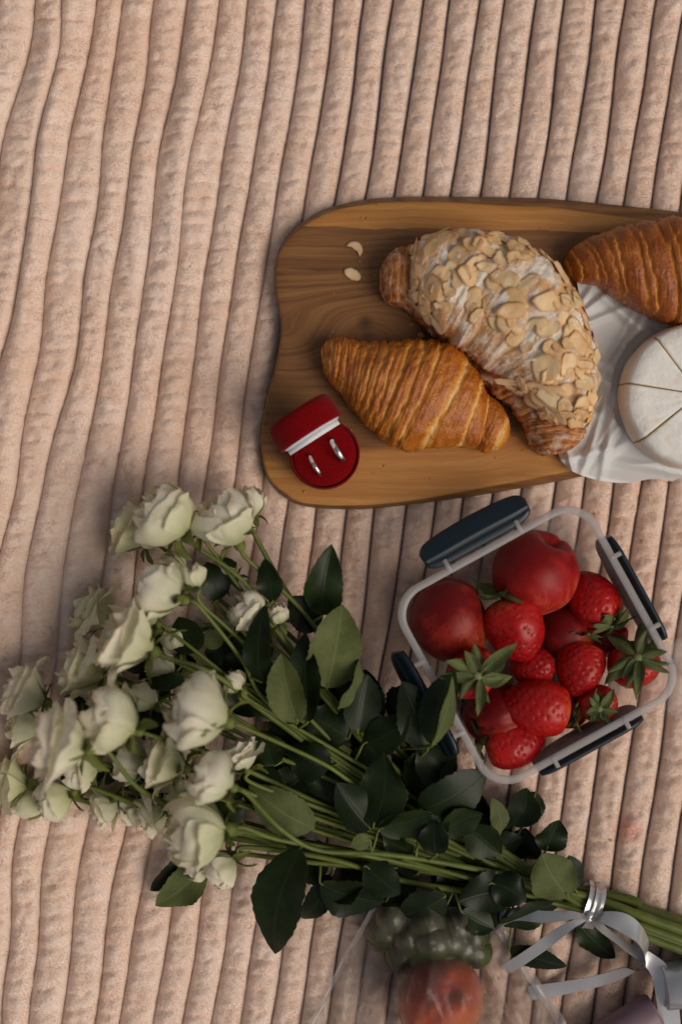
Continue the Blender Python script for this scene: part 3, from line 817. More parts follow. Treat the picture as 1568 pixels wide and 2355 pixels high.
def build_cheese():
    zb, hh, R = BT + 0.0022, 0.030, 0.0520
    k = (H - zb - hh) / H
    c = np.array(((1606 - 784) * S * k, (1177 - 906) * S * k, 0))
    root = thing('cheese_wheel', 'white rinded soft cheese wheel cut into wedges on the paper', 'cheese', (c[0], c[1], zb))
    ang = [127, 171, 219, 264, 309, 354, 399, 443]
    gaps = [0.0005, 0.0006, 0.0007, 0.0005, 0.0005, 0.0005, 0.0005, 0.0004]
    for i in range(8):
        a0, a1 = math.radians(ang[i]), math.radians(ang[(i + 1) % 8] + (360 if i == 7 else 0))
        na = 16
        a = np.concatenate([[a0, a0 + 0.025], np.linspace(a0 + 0.06, a1 - 0.06, na - 4), [a1 - 0.025, a1]])
        g = gaps[i] * 0.5; am = (a0 + a1) / 2
        apex = c + np.array((math.cos(am), math.sin(am), 0)) * g / math.sin((a1 - a0) / 2)
        prof = [(0.93, 0.0), (0.985, 0.0015), (1.0, 0.006), (0.995, 0.014), (0.985, 0.022), (0.955, 0.0275), (0.91, hh), (0.75, hh + .0004), (0.55, hh - .0003), (0.35, hh), (0.15, hh), (0.0, hh)]
        V, side, cut = [], [], []
        for (rr, z) in prof:
            r = R * rr * (1 + 0.015 * perlin(a * 3, z * 60, 4))
            zz = zb + z + 0.0007 * perlin(a * 5 + 2, rr * 5, 9) * (z > 0.02) - (0.0011 * ((np.abs(a - a0) < 0.01) | (np.abs(a - a1) < 0.01)) * (z > 0.025))
            V.append(np.stack([apex[0] + np.cos(a) * r, apex[1] + np.sin(a) * r, zz], -1))
            side.append(np.full(na, 1.0 if z < 0.024 else 0.0)); ce = np.zeros(na); ce[[0, -1]] = 0.9; cut.append(ce)
        V = np.concatenate(V); F = grid_faces(len(prof), na).tolist(); n0 = len(V)
        # cut faces as separate vertices so they keep a paste colour
        W, ca = [], []
        for j in (0, na - 1):
            idx = [r_ * na + j for r_ in range(len(prof))]
            W.append(V[idx]); W.append(np.array([[apex[0], apex[1], zb]]))
            base = n0 + sum(len(w) for w in W) - len(idx) - 1
            poly = list(range(base, base + len(idx) + 1))
            F.append(poly)
        Wc = np.concatenate(W)
        V = np.concatenate([V, Wc]); side = np.concatenate(side + [np.zeros(len(Wc))]); cut = np.concatenate(cut + [np.ones(len(Wc))])
        o = obj('wedge', V, F, MAT['rind'], root, attrs={'side': side, 'cut': cut})
        fix_normals(o)
build_cheese()

# ------------------------------------------------------------------ ring box and rings
def build_ring_box():
    zb, hb = BT + 0.0008, 0.026
    k = (H - zb - hb) / H
    c = np.array(((746 - 784) * S * k, (1044 - 0, 1177 - 1044)[1] * S * k, zb))
    root = thing('ring_box', 'open red velvet ring box holding two silver rings on the board', 'ring box', c)
    ang = math.radians(32.5)                     # hinge line direction
    ex = np.array((math.cos(ang), math.sin(ang), 0)); ey = np.array((-math.sin(ang), math.cos(ang), 0)); ez = np.array((0, 0, 1.))
    R = 82 * S * k; flat = 46 * S * k
    W = lambda P: c + P[:, :1] * ex + P[:, 1:2] * ey + P[:, 2:3] * ez
    def outline(R, n=72):                         # heart-drum: round, cut straight at the hinge
        a0 = math.asin(min(0.99, flat / R))
        a = np.linspace(math.pi - a0, 2 * math.pi + a0, n)
        return np.stack([R * np.cos(a), R * 0.98 * np.sin(a)], -1)
    def drum(R, prof):
        V = []
        for s, z in prof:
            O = outline(R)
            cy = np.array((0, -0.2 * R)); O = cy + (O - cy) * s
            V.append(np.concatenate([O, np.full((len(O), 1), z)], 1))
        n = len(V[0]); V = np.concatenate(V); F = grid_faces(len(prof), n, True).tolist()
        F.append(list(range(n))[::-1]); F.append([(len(prof) - 1) * n + j for j in range(n)])
        return V, F
    V, F = drum(R, [(0.9, 0), (0.97, 0.001), (1.0, 0.005), (1.0, hb - 0.004), (0.985, hb - 0.001), (0.955, hb), (0.925, hb - 0.0008), (0.918, hb - 0.004), (0.9, hb - 0.006)])
    fix_normals(obj('base', W(V), F, MAT['velvet'], root))
    V, F = drum(R * 0.905, [(0.97, hb - 0.008), (1.0, hb - 0.0028), (0.985, hb - 0.0012), (0.95, hb - 0.0004), (0.6, hb + 0.0004), (0.2, hb + 0.0006)])
    fix_normals(obj('cushion', W(V), F, MAT['velvet'], root))
    # lid: the same drum, stood up on the hinge; a is the opening angle
    depth = 0.0200
    Rl = R * 1.0
    hinge = np.array((0, 52 * S * k, hb - 0.001))
    op = math.radians(89.5)
    def lidW(P):
        # lid-local: x along hinge, y away from the hinge in the lid plane, z depth (outer shell = +)
        q = np.zeros_like(P)
        up = np.array((0, -math.cos(op), math.sin(op))); out = np.array((0, math.sin(op), math.cos(op)))
        q = hinge + P[:, :1] * np.array((1., 0, 0)) + P[:, 1:2] * up + P[:, 2:3] * out
        return W(q)
    def lid_prof(prof, Rr):
        V = []
        for s, z in prof:
            O = outline(Rr); O = np.stack([O[:, 0], flat - O[:, 1]], -1)
            cy = np.array((0, R * 0.7)); O = cy + (O - cy) * s
            O[:, 1] = np.maximum(O[:, 1], 0.0)
            V.append(np.concatenate([O, np.full((len(O), 1), z)], 1))
        n = len(V[0]); return np.concatenate(V), n
    prof = [(0.90, 0.0012), (0.945, 0.0), (0.985, 0.0005), (1.0, 0.003), (1.0, depth - 0.009), (0.975, depth - 0.004), (0.91, depth - 0.001), (0.8, depth), (0.3, depth + 0.0004)]
    V, n = lid_prof(prof, Rl); F = grid_faces(len(prof), n, True).tolist(); F.append([(len(prof) - 1) * n + j for j in range(n)])
    lid = obj('lid', lidW(V), F, MAT['velvet'], root); fix_normals(lid)
    V, n = lid_prof([(0.93, 0.0035), (0.9, 0.0008), (0.84, -0.0006), (0.3, -0.0009)], Rl); F = grid_faces(4, n, True).tolist(); F.append([3 * n + j for j in range(n)])
    o = obj('lining', lidW(V), F, MAT['satin_white'], lid); fix_normals(o)
    # white satin hinge strip in front of the lid
    w0, w1, s0 = -R * 0.82, R * 0.82, 0.0020
    bx = np.array([(x, y, z) for x in (w0, w1) for y in (flat - s0, flat + s0) for z in (hb - 0.003, hb + 0.0022)])
    o = obj('hinge_strip', W(bx), [(0, 1, 3, 2), (4, 6, 7, 5), (0, 4, 5, 1), (2, 3, 7, 6), (0, 2, 6, 4), (1, 5, 7, 3)], MAT['satin_white'], root, smooth=False); fix_normals(o)
    # rings, standing in the cushion, seen nearly edge-on
    for (x, y, wd, rr, lab, zo) in ((726, 1070, 0.0028, 0.0084, 'narrower silver wedding ring standing in the box, nearer the box wall', 0.0), (777, 1035, 0.0038, 0.0090, 'wider silver wedding ring standing in the box, nearer the croissant', 0.0)):
        zr = c[2] + hb + 0.0025
        cc = ov(x, y, zr + rr * 0.35)
        cc[2] = zr - 0.001
        d = np.array((27., -46., 0.)); d = np.array((d[0], -(-d[1]), 0)); d /= np.linalg.norm(d)   # direction of the ring plane on the table
        axis = np.array((-d[1], d[0], 0.)); axis = axis * math.cos(0.10) + ez * math.sin(0.10)      # leaning a little
        upv = np.cross(axis, d); upv *= np.sign(upv[2])
        na = 72; prof2 = [(-.5, 0.), (-.42, .00045), (-.2, .0008), (0., .0009), (.2, .0008), (.42, .00045), (.5, 0.), (.42, -.0003), (0., -.0005), (-.42, -.0003)]
        V = []
        for t in np.linspace(0, 2 * np.pi, na, endpoint=False):
            rad = d * math.cos(t) + upv * math.sin(t)
            for p, q in prof2: V.append(cc + rad * (rr + q) + axis * p * wd)
        V = np.array(V); m2 = len(prof2)
        F = [[i * m2 + j, i * m2 + (j + 1) % m2, ((i + 1) % na) * m2 + (j + 1) % m2, ((i + 1) % na) * m2 + j] for i in range(na) for j in range(m2)]
        o = obj('ring', V, F, MAT['silver']); fix_normals(o); tag(o, lab, 'ring', 'wedding rings')
build_ring_box()

# ------------------------------------------------------------------ lunch container
CZ = 0.066
CA = math.radians(28.8)
cc0 = ov(1235, 1483, CZ); CX, CY = cc0[0], cc0[1]
cex, cey = np.array((math.cos(CA), math.sin(CA), 0)), np.array((-math.sin(CA), math.cos(CA), 0))
def CW(P):
    P = np.asarray(P, float)
    return np.array((CX, CY, 0.0065)) + P[..., :1] * cex + P[..., 1:2] * cey + P[..., 2:3] * np.array((0, 0, 1.))
def rrect(h, r, n=14):
    out = []
    for cx, cy, a0 in ((1, 1, 0), (-1, 1, 90), (-1, -1, 180), (1, -1, 270)):
        a = np.radians(np.linspace(a0, a0 + 90, n))
        out.append(np.stack([cx * (h - r) + r * np.cos(a), cy * (h - r) + r * np.sin(a)], -1))
    return np.concatenate(out)
def build_container():
    root = thing('food_container', 'clear plastic food container with navy clips, filled with fruit', 'container', (CX, CY, 0.0065))
    hz = CZ - 0.0065
    hr = 0.0785
    prof = [(0.058, .014, .001), (0.0660, .016, 0.0), (0.0695, .019, .0035), (0.0730, .0215, hz * 0.5), (0.0758, .0232, hz - 0.003), (0.0746, .0222, hz - 0.003), (0.0718, .0206, hz * 0.5), (0.0683, .018, .0045), (0.0650, .0155, .0015)]
    n = len(rrect(1, .1)); V = np.concatenate([np.concatenate([rrect(h, r), np.full((n, 1), z)], 1) for h, r, z in prof])
    F = grid_faces(len(prof), n, True).tolist(); F.append(list(range(n))[::-1]); F.append([(len(prof) - 1) * n + j for j in range(n)])
    o = obj('body', CW(V), F, MAT['wall'], root); fix_normals(o)
    rp = [(hr - .0050, .0202, hz - .0032), (hr - .0053, .0200, hz - .001), (hr - .0045, .0207, hz), (hr - .0012, .0232, hz), (hr, .024, hz - .001), (hr, .024, hz - .003), (hr - .0012, .0232, hz - .0045), (hr - .0022, .0225, hz - .003)]
    V = np.concatenate([np.concatenate([rrect(h, r), np.full((n, 1), z)], 1) for h, r, z in rp])
    V = np.concatenate([V, V[:n]])
    o = obj('rim', CW(V), grid_faces(len(rp) + 1, n, True).tolist(), MAT['rim'], root); fix_normals(o)
    # clips: side index 0:+x 1:+y 2:-x 3:-y ; angle 0 = straight out, 90 = hanging down
    for sd_, opn, ln in ((1, 6, .0235), (0, 106, .036), (3, 106, .036), (2, 62, .030)):
        a = math.pi / 2 * sd_
        d = np.array((math.cos(a), math.sin(a), 0)); t = np.array((-math.sin(a), math.cos(a), 0)); up = np.array((0, 0, 1.))
        q = math.radians(opn)
        o1 = d * math.cos(q) - up * math.sin(q); nn = d * math.sin(q) + up * math.cos(q)
        piv = d * (hr + (0.0012 if opn < 60 else 0.0050)) + up * (hz - 0.003)
        nu, nv = 40, 14
        us = np.linspace(-1, 1, nu); vs = np.linspace(0, 1, nv)
        U, Vv = np.meshgrid(us, vs, indexing='ij')
        half = 0.0425
        outl = ln * (1 - 0.13 * U ** 2 - 0.22 * np.abs(U) ** 14)
        inl = 0.0045 * np.abs(U) ** 8
        dist = inl + (outl - inl) * Vv
        xx = half * U * (1 - 0.03 * (1 - Vv)) 
        prof_n = 0.0036 * np.sin(np.pi * np.clip(Vv * 0.9 + 0.12, 0, 1)) ** 0.7 + 0.0010 * np.exp(-((Vv - 0.42) / 0.06) ** 2) - 0.0012 * np.exp(-((Vv - 0.30) / 0.05) ** 2)
        Pt = piv + dist[..., None] * o1 + xx[..., None] * t + prof_n[..., None] * nn
        Pb = piv + dist[..., None] * o1 + xx[..., None] * t + (-0.0012 + 0 * prof_n)[..., None] * nn
        V = np.concatenate([Pt.reshape(-1, 3), Pb.reshape(-1, 3)])
        F = grid_faces(nu, nv).tolist(); n1 = nu * nv
        F += (grid_faces(nu, nv, off=n1)[:, ::-1]).tolist()
        bd = [i * nv for i in range(nu)] + [(nu - 1) * nv + j for j in range(1, nv)] + [i * nv + nv - 1 for i in range(nu - 2, -1, -1)] + [j for j in range(nv - 2, 0, -1)]
        F += [[bd[i], bd[(i + 1) % len(bd)], bd[(i + 1) % len(bd)] + n1, bd[i] + n1] for i in range(len(bd))]
        o = obj('clip', CW(V), F, MAT['clip'], root); fix_normals(o)
        for sx in (-0.0285, 0.0285):
            b = []
            for e in (-.0016, .0016):
                for dd in (-.0042, 0.0060 if opn < 60 else 0.0042):
                    for z in (-.0012, .0016):
                        b.append(d * (hr + dd) + t * (sx + e) + up * (hz - 0.001 + z))
            o = obj('hinge_lug', CW(np.array(b)), [(0, 1, 3, 2), (4, 6, 7, 5), (0, 4, 5, 1), (2, 3, 7, 6), (0, 2, 6, 4), (1, 5, 7, 3)], MAT['rim'], root, smooth=False); fix_normals(o)
            md = o.modifiers.new('bevel', 'BEVEL'); md.width = 0.0006; md.segments = 2
build_container()

# ------------------------------------------------------------------ fruit
def inside(W):
    """the shift that keeps a fruit within the container walls"""
    d = W - np.array((CX, CY, 0.0065)); lx, ly, z = d @ cex, d @ cey, d[:, 2]
    lim = np.interp(z, [0, .0045, .03, .06], [.066, .0690, .0732, .0765])
    sx = max(0, (-lx - lim).max()) - max(0, (lx - lim).max()); sy = max(0, (-ly - lim).max()) - max(0, (ly - lim).max())
    return cex * sx + cey * sy + np.array((0, 0, max(0.0, 0.0018 - z.min())))
def sphere_grid(nr, nc):
    th = np.linspace(0, np.pi, nr)[:, None]; ph = np.linspace(0, 2 * np.pi, nc, endpoint=False)[None]
    return th, ph
def peach(name, x, y, z, r, mat, label, axis, cleft, group=None, seed=0):
    """stone fruit: a cleft runs from the stem dimple down one side"""
    th, ph = sphere_grid(48, 72)
    dph = (ph + np.pi) % (2 * np.pi) - np.pi
    cl = 0.085 * np.exp(-(dph / 0.16) ** 2) * np.sin(th) ** 0.7
    dim = 0.34 * np.exp(-(th / 0.26) ** 2) + 0.05 * np.exp(-((np.pi - th) / 0.2) ** 2)
    rr = r * (1 - cl - dim + 0.05 * np.cos(2 * dph) * np.sin(th) ** 2 + 0.02 * perlin(th * 2 + seed, np.cos(ph) * 1.5, seed))
    L = np.stack([rr * np.sin(th) * np.cos(ph), rr * np.sin(th) * np.sin(ph), rr * np.cos(th) * 0.95 + 0 * ph], -1).reshape(-1, 3)
    dirs = np.stack([np.sin(th) * np.cos(ph), np.sin(th) * np.sin(ph), np.cos(th) + 0 * ph], -1).reshape(-1, 3)
    az = Quaternion((0, 0, 1), math.radians(cleft))
    q = Vector((0, 0, 1)).rotation_difference(Vector(axis).normalized()) @ az
    R3 = np.array(q.to_matrix())
    V = L @ R3.T + ov(x, y, z); pv = dirs @ R3.T
    if name == 'nectarine': V = V + inside(V)
    o = obj(name, V, grid_faces(48, 72, True)[:, ::-1].copy(), mat, vec=pv); fix_normals(o)
    return tag(o, label, 'peach', group)

peach('nectarine', 1226, 1308, 0.040, 0.0325, MAT['peach_red'], 'smooth bright red nectarine at the top of the container', (0.35, 0.75, 0.35), 40, 'stone fruit in the container', 2)
peach('nectarine', 1028, 1414, 0.042, 0.0300, MAT['peach_dark'], 'red and orange nectarine in the corner of the container, beside the navy clip', (0.75, 0.25, 0.1), 120, 'stone fruit in the container', 5)
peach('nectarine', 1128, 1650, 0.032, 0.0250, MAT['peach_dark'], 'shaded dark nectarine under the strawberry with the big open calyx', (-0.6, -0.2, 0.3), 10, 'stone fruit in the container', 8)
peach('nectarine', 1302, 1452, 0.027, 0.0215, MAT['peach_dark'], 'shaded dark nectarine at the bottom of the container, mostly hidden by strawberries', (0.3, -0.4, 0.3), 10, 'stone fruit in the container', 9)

def strawberry(x, y, z, R, Lf, axis, label, calyx=True, sep=(8, 1.0, 0.25), seed=0, roll=0.0):
    c = ov(x, y, z)
    r_ = np.random.default_rng(seed + 500)
    ax = np.array(axis, float); ax /= np.linalg.norm(ax)
    q = Vector((0, 0, -1)).rotation_difference(Vector(ax)) @ Quaternion((0, 0, 1), roll)
    R3 = np.array(q.to_matrix())
    L = Lf * R
    ns, na = 80, 90
    s = np.linspace(0, 1, ns); a = np.linspace(0, 2 * np.pi, na, endpoint=False)
    def prof(s):
        p = np.clip(s, 1e-4, 1) ** 0.34 * np.clip(1 - s ** 1.75, 0, 1) ** 0.66
        return R * p / 0.755
    def surf(s, a):
        sq = 1 + 0.07 * np.cos(2 * a + seed) + 0.05 * perlin(np.cos(a) * 1.5 + seed, s * 2 + np.sin(a), seed)
        z = L * (0.5 - s) + 0.10 * R * np.exp(-(s / 0.10) ** 2) * -1
        return np.stack([prof(s) * sq * np.cos(a), prof(s) * sq * np.sin(a), z + 0 * a], -1)
    Sg, Ag = np.meshgrid(s, a, indexing='ij')
    P = surf(Sg, Ag)
    nseed = 120
    i = np.arange(nseed); ss = 0.10 + 0.86 * (i + 0.5) / nseed; aa = i * 2.399963 + 0.12 * r_.normal(size=nseed)
    sp_ = surf(ss, aa)
    Pf = P.reshape(-1, 3)
    d2 = ((Pf[:, None, :] - sp_[None]) ** 2).sum(-1).min(1)
    rad = np.linalg.norm(Pf[:, :2], axis=1)[:, None]
    dirn = np.concatenate([Pf[:, :2], (Pf[:, 2:3] * 0.4)], 1); dirn /= np.linalg.norm(dirn, axis=1)[:, None] + 1e-9
    Pf = Pf - dirn * (0.0010 * np.exp(-d2 / (0.0012 ** 2)))[:, None]
    c = c + inside(Pf @ R3.T + c)
    root = thing('strawberry', label, 'strawberry', c, 'strawberries in the container')
    pv = np.stack([Sg.ravel(), Ag.ravel(), 0 * Sg.ravel()], -1)
    o = obj('body', Pf @ R3.T + c, grid_faces(ns, na, True)[:, ::-1].copy(), MAT['berry'], root, vec=pv); fix_normals(o)
    oct_v = np.array([(1, 0, 0), (-1, 0, 0), (0, 1, 0), (0, -1, 0), (0, 0, 1), (0, 0, -1)], float)
    oct_f = [(0, 2, 4), (2, 1, 4), (1, 3, 4), (3, 0, 4), (2, 0, 5), (1, 2, 5), (3, 1, 5), (0, 3, 5)]
    SP = []
    for p, a1 in zip(sp_, aa):
        n = np.array((p[0], p[1], p[2] * 0.4)); n /= np.linalg.norm(n)
        Rm = rot_to((0, 0, 1), n)
        SP.append(((oct_v * (0.00050, 0.00078, 0.00045)) @ Rm.T + p - n * 0.0005, oct_f))
    v, f = join(SP)
    so = obj('seeds', v @ R3.T + c, f, MAT['seed'], root); tag(so, kind='stuff')
    if calyx:
        nsp, ln, perk = sep
        nsp = int(nsp * 1.4)
        th, ph = sphere_grid(6, 10)
        core = np.stack([0.16 * R * np.sin(th) * np.cos(ph), 0.16 * R * np.sin(th) * np.sin(ph), 0.08 * R * np.cos(th) + 0 * ph], -1).reshape(-1, 3) + (0, 0, L / 2 + 0.04 * R)
        co_ = obj('calyx', core @ R3.T + c, grid_faces(6, 10, True)[:, ::-1].copy(), MAT['sepal'], root)
        for j in range(nsp):
            b = 2 * np.pi * j / nsp + r_.normal(0, 0.24)
            l = R * ln * r_.uniform(0.55, 1.15); w = R * 0.36 * r_.uniform(0.6, 1.35); pk = perk + r_.normal(0, 0.28); tw = r_.normal(0, 0.4)
            sg = np.linspace(0, 1, 9)[:, None]; ug = np.linspace(-1, 1, 7)[None]
            wd = w * (np.sin(np.pi * np.clip(sg, 0, 1) ** 0.75) ** 0.8 + 0.12 * (1 - sg))
            rr = 0.10 * R + l * sg - 0.18 * l * np.clip(-pk + 0.2, 0, 1) * sg ** 2
            zz = L / 2 + 0.07 * R + l * (pk * sg ** 1.5 - 0.14 * sg ** 2) - 0.30 * wd * np.abs(ug) ** 2 * np.sign(0.6 - r_.random()) + 0.04 * l * np.sin(6 * sg + j) * ug
            tt = wd * ug / 2 + tw * l * sg ** 2 * 0.5
            X = rr * math.cos(b) - tt * math.sin(b); Y = rr * math.sin(b) + tt * math.cos(b)
            Pv = np.stack([X, Y, zz + 0 * X], -1).reshape(-1, 3)
            Pb = Pv - np.array((0, 0, 0.0003))
            Vv = np.concatenate([Pv, Pb]); F = grid_faces(9, 7).tolist() + grid_faces(9, 7, off=63)[:, ::-1].tolist()
            pvv = np.tile(np.stack([np.broadcast_to(sg, (9, 7)), np.broadcast_to(ug, (9, 7)), np.zeros((9, 7))], -1).reshape(-1, 3), (2, 1))
            obj('sepal', Vv @ R3.T + c, F, MAT['sepal'], co_, vec=pvv)

SB = [  # x, y, z, R, L/R, axis to the tip (image right, image up, towards camera), label, calyx, (sepals, length, perk)
 (1184, 1444, 0.058, 0.0222, 2.0, (0.28, -0.75, -0.02), 'large bright strawberry in the middle of the container, tip towards the clip side', True, (7, 0.85, 0.30)),
 (1360, 1376, 0.044, 0.0185, 2.2, (-0.45, 0.62, -0.2), 'strawberry below the red nectarine with leaves hanging over its lower end', True, (8, 0.95, 0.15)),
 (1228, 1530, 0.044, 0.0168, 1.9, (0.35, 0.1, 0.6), 'small leafless strawberry directly below the large bright one', False, (0, 0, 0)),
 (1332, 1536, 0.048, 0.0185, 2.0, (-0.18, -0.75, 0.15), 'round strawberry with ragged leaves between the small one and the big leafy one', True, (8, 0.75, 0.2)),
 (1455, 1530, 0.046, 0.0195, 1.9, (0.05, -0.35, -0.9), 'strawberry almost hidden under its big dark green leaves, next to the rim corner', True, (10, 1.35, 0.12)),
 (1080, 1545, 0.054, 0.0205, 1.9, (-0.15, 0.0, -1.0), 'strawberry seen from above its wide open pale green calyx', True, (11, 1.30, 0.22)),
 (1232, 1626, 0.052, 0.0215, 2.2, (-0.8, 0.12, 0.0), 'long crimson strawberry lying level with its tip towards the roses', True, (6, 0.5, 0.1)),
 (1186, 1716, 0.046, 0.0208, 1.95, (0.85, 0.12, 0.05), 'shiny strawberry lowest in the container with its tip towards the clip', True, (7, 0.9, 0.1)),
 (1374, 1620, 0.044, 0.0156, 1.9, (0.05, 0.15, -1.0), 'small strawberry with a flat star shaped calyx near the lower clip', True, (9, 0.85, 0.05)),
 (1398, 1468, 0.028, 0.0150, 1.9, (0.5, 0.3, 0.3), 'half hidden red strawberry under the leaves of the upper one', False, (0, 0, 0)),
 (1312, 1640, 0.032, 0.0145, 2.0, (0.6, -0.2, -0.3), 'shaded strawberry squeezed between the long crimson one and the star leafed one', True, (6, 1.0, 0.1)),
]
for i, (x, y, z, R, Lf, ax, lab, cal, sep) in enumerate(SB):
    strawberry(x, y, z - 0.002, R * 1.09, Lf * 1.04, ax, lab, cal, sep, seed=i, roll=i * 1.3)
# chaff at the bottom of the box
v, f = join([lump_mesh(ov(x, y, 0.0105), r, int(x), 0.4) for x, y, r in ((1322, 1684, .0016), (1336, 1676, .0008), (1300, 1690, .0006), (1312, 1672, .0007))])
tag(obj('crumbs', v, f, MAT['seed']), 'tiny brown bits of leaf on the floor of the container', 'crumbs', kind='stuff')

# ------------------------------------------------------------------ roses
TIE = ov(1352, 2078, 0.024)
stems = []                                # (rose root, polyline) for attaching leaves
def leaf_mesh(base, tip, width, nrm, curl=0.1, fold=0.12, flip=False, serr=0.10, wave=0.06, seed=0, petiole=None, thick=0.0003):
    base, tip = np.asarray(base, float), np.asarray(tip, float)
    ax = tip - base; ln = np.linalg.norm(ax); a = ax / ln
    n = np.asarray(nrm, float); n = n - a * np.dot(n, a); n /= np.linalg.norm(n)
    b = np.cross(n, a)
    ns, nu = 26, 11
    s = np.linspace(0, 1, ns)[:, None]; u = np.linspace(-1, 1, nu)[None]
    w = np.clip(np.sin(np.pi * s ** 0.82), 0, 1) ** 0.72 * (1 - 0.25 * np.clip((s - 0.8) / 0.2, 0, 1) ** 2)
    w = np.where(s > 0.995, 0.0, w)
    tooth = 1 + serr * (((s * 15) % 1.0) - 0.5) * np.abs(u) ** 6
    lat = width / 2 * w * u * tooth
    hz = curl * ln * (4 * s * (1 - s)) * 0.5 - curl * ln * 0.5 * s ** 2 + fold * width * w * np.abs(u) ** 1.3 * 0.5 + wave * width * np.sin(9 * s + seed + np.sign(u)) * np.abs(u) ** 2 * w
    sidew = 0.06 * ln * np.sin(np.pi * s) * math.sin(seed * 1.7)
    P = base + s[..., None] * ax + (lat + sidew)[..., None] * b + hz[..., None] * n
    P = P.reshape(-1, 3); k = len(P)
    V = np.concatenate([P + n * thick, P - n * thick])
    F = np.concatenate([grid_faces(ns, nu), grid_faces(ns, nu, off=k)[:, ::-1]])
    nf = len(F) // 2
    fm = np.array([1 if flip else 0] * nf + [0 if flip else 1] * nf)
    pv = np.tile(np.stack([np.broadcast_to(s, (ns, nu)), np.broadcast_to(u, (ns, nu)), np.zeros((ns, nu))], -1).reshape(-1, 3), (2, 1))
    # the face that looks along +n is given by the winding; make sure of it
    e1, e2 = P[nu * 12 + 5 + nu] - P[nu * 12 + 5], P[nu * 12 + 6] - P[nu * 12 + 5]
    F = F.tolist(); fm = fm.tolist()
    if petiole is not None:
        mid = (base + petiole) / 2 + np.array((0, 0, 0.002))
        tv, tf = tube(catmull([base + a * 0.004, base, mid, petiole], 10), np.linspace(0.0007, 0.0011, 10), 6)
        F += [[i + len(V) for i in q] for q in tf]; fm += [2] * len(tf)
        V = np.concatenate([V, tv]); pv = np.concatenate([pv, np.zeros((len(tv), 3)) + (0.5, 0.5, 0)])
    return V, F, pv, fm

def petal(c, R3, phi, W, R, Hh, close, flare, tone, reflex=0.0, seed=0, ns=11, nu=11):
    s = np.linspace(0, 1, ns)[:, None]; u = np.linspace(-1, 1, nu)[None]
    rag = 0.10 * perlin(u * 3.5 + seed, 0.3 + seed * 0.7, seed)
    se = s * (1 - 0.24 * np.abs(u) ** 2.4 + rag * s)
    rho = R * (0.10 + 0.90 * np.sin(np.clip(se * close, 0, math.pi * 0.93)) ** 0.8) + flare * R * se ** 3
    z = Hh * se ** 1.05 - reflex * Hh * np.clip(se - 0.62, 0, 1) ** 2 * 3
    rho = rho + reflex * R * np.clip(se - 0.55, 0, 1) ** 1.5 * 0.9
    wid = W * (0.35 + 0.65 * np.sin(np.pi * np.clip(0.12 + 0.62 * se, 0, 1)))
    a = phi + u * wid
    ruf = 0.13 * R * perlin(u * 2.2 + seed * 3.1, s * 2.0 + seed, seed + 5) * (0.3 + s)
    rho = rho + ruf + 0.05 * R * np.abs(u) ** 3 * (0.4 + s)
    X, Y = rho * np.cos(a), rho * np.sin(a)
    P = np.stack([X, Y, z + 0.10 * Hh * perlin(u * 2 + seed, s + 9, seed + 9) * s], -1).reshape(-1, 3)
    pv = np.stack([s + 0 * u, 0.5 + 0.5 * u + 0 * s, 0 * s * u + seed], -1).reshape(-1, 3)
    return P @ R3.T + c, grid_faces(ns, nu), pv, np.full(len(P), tone)

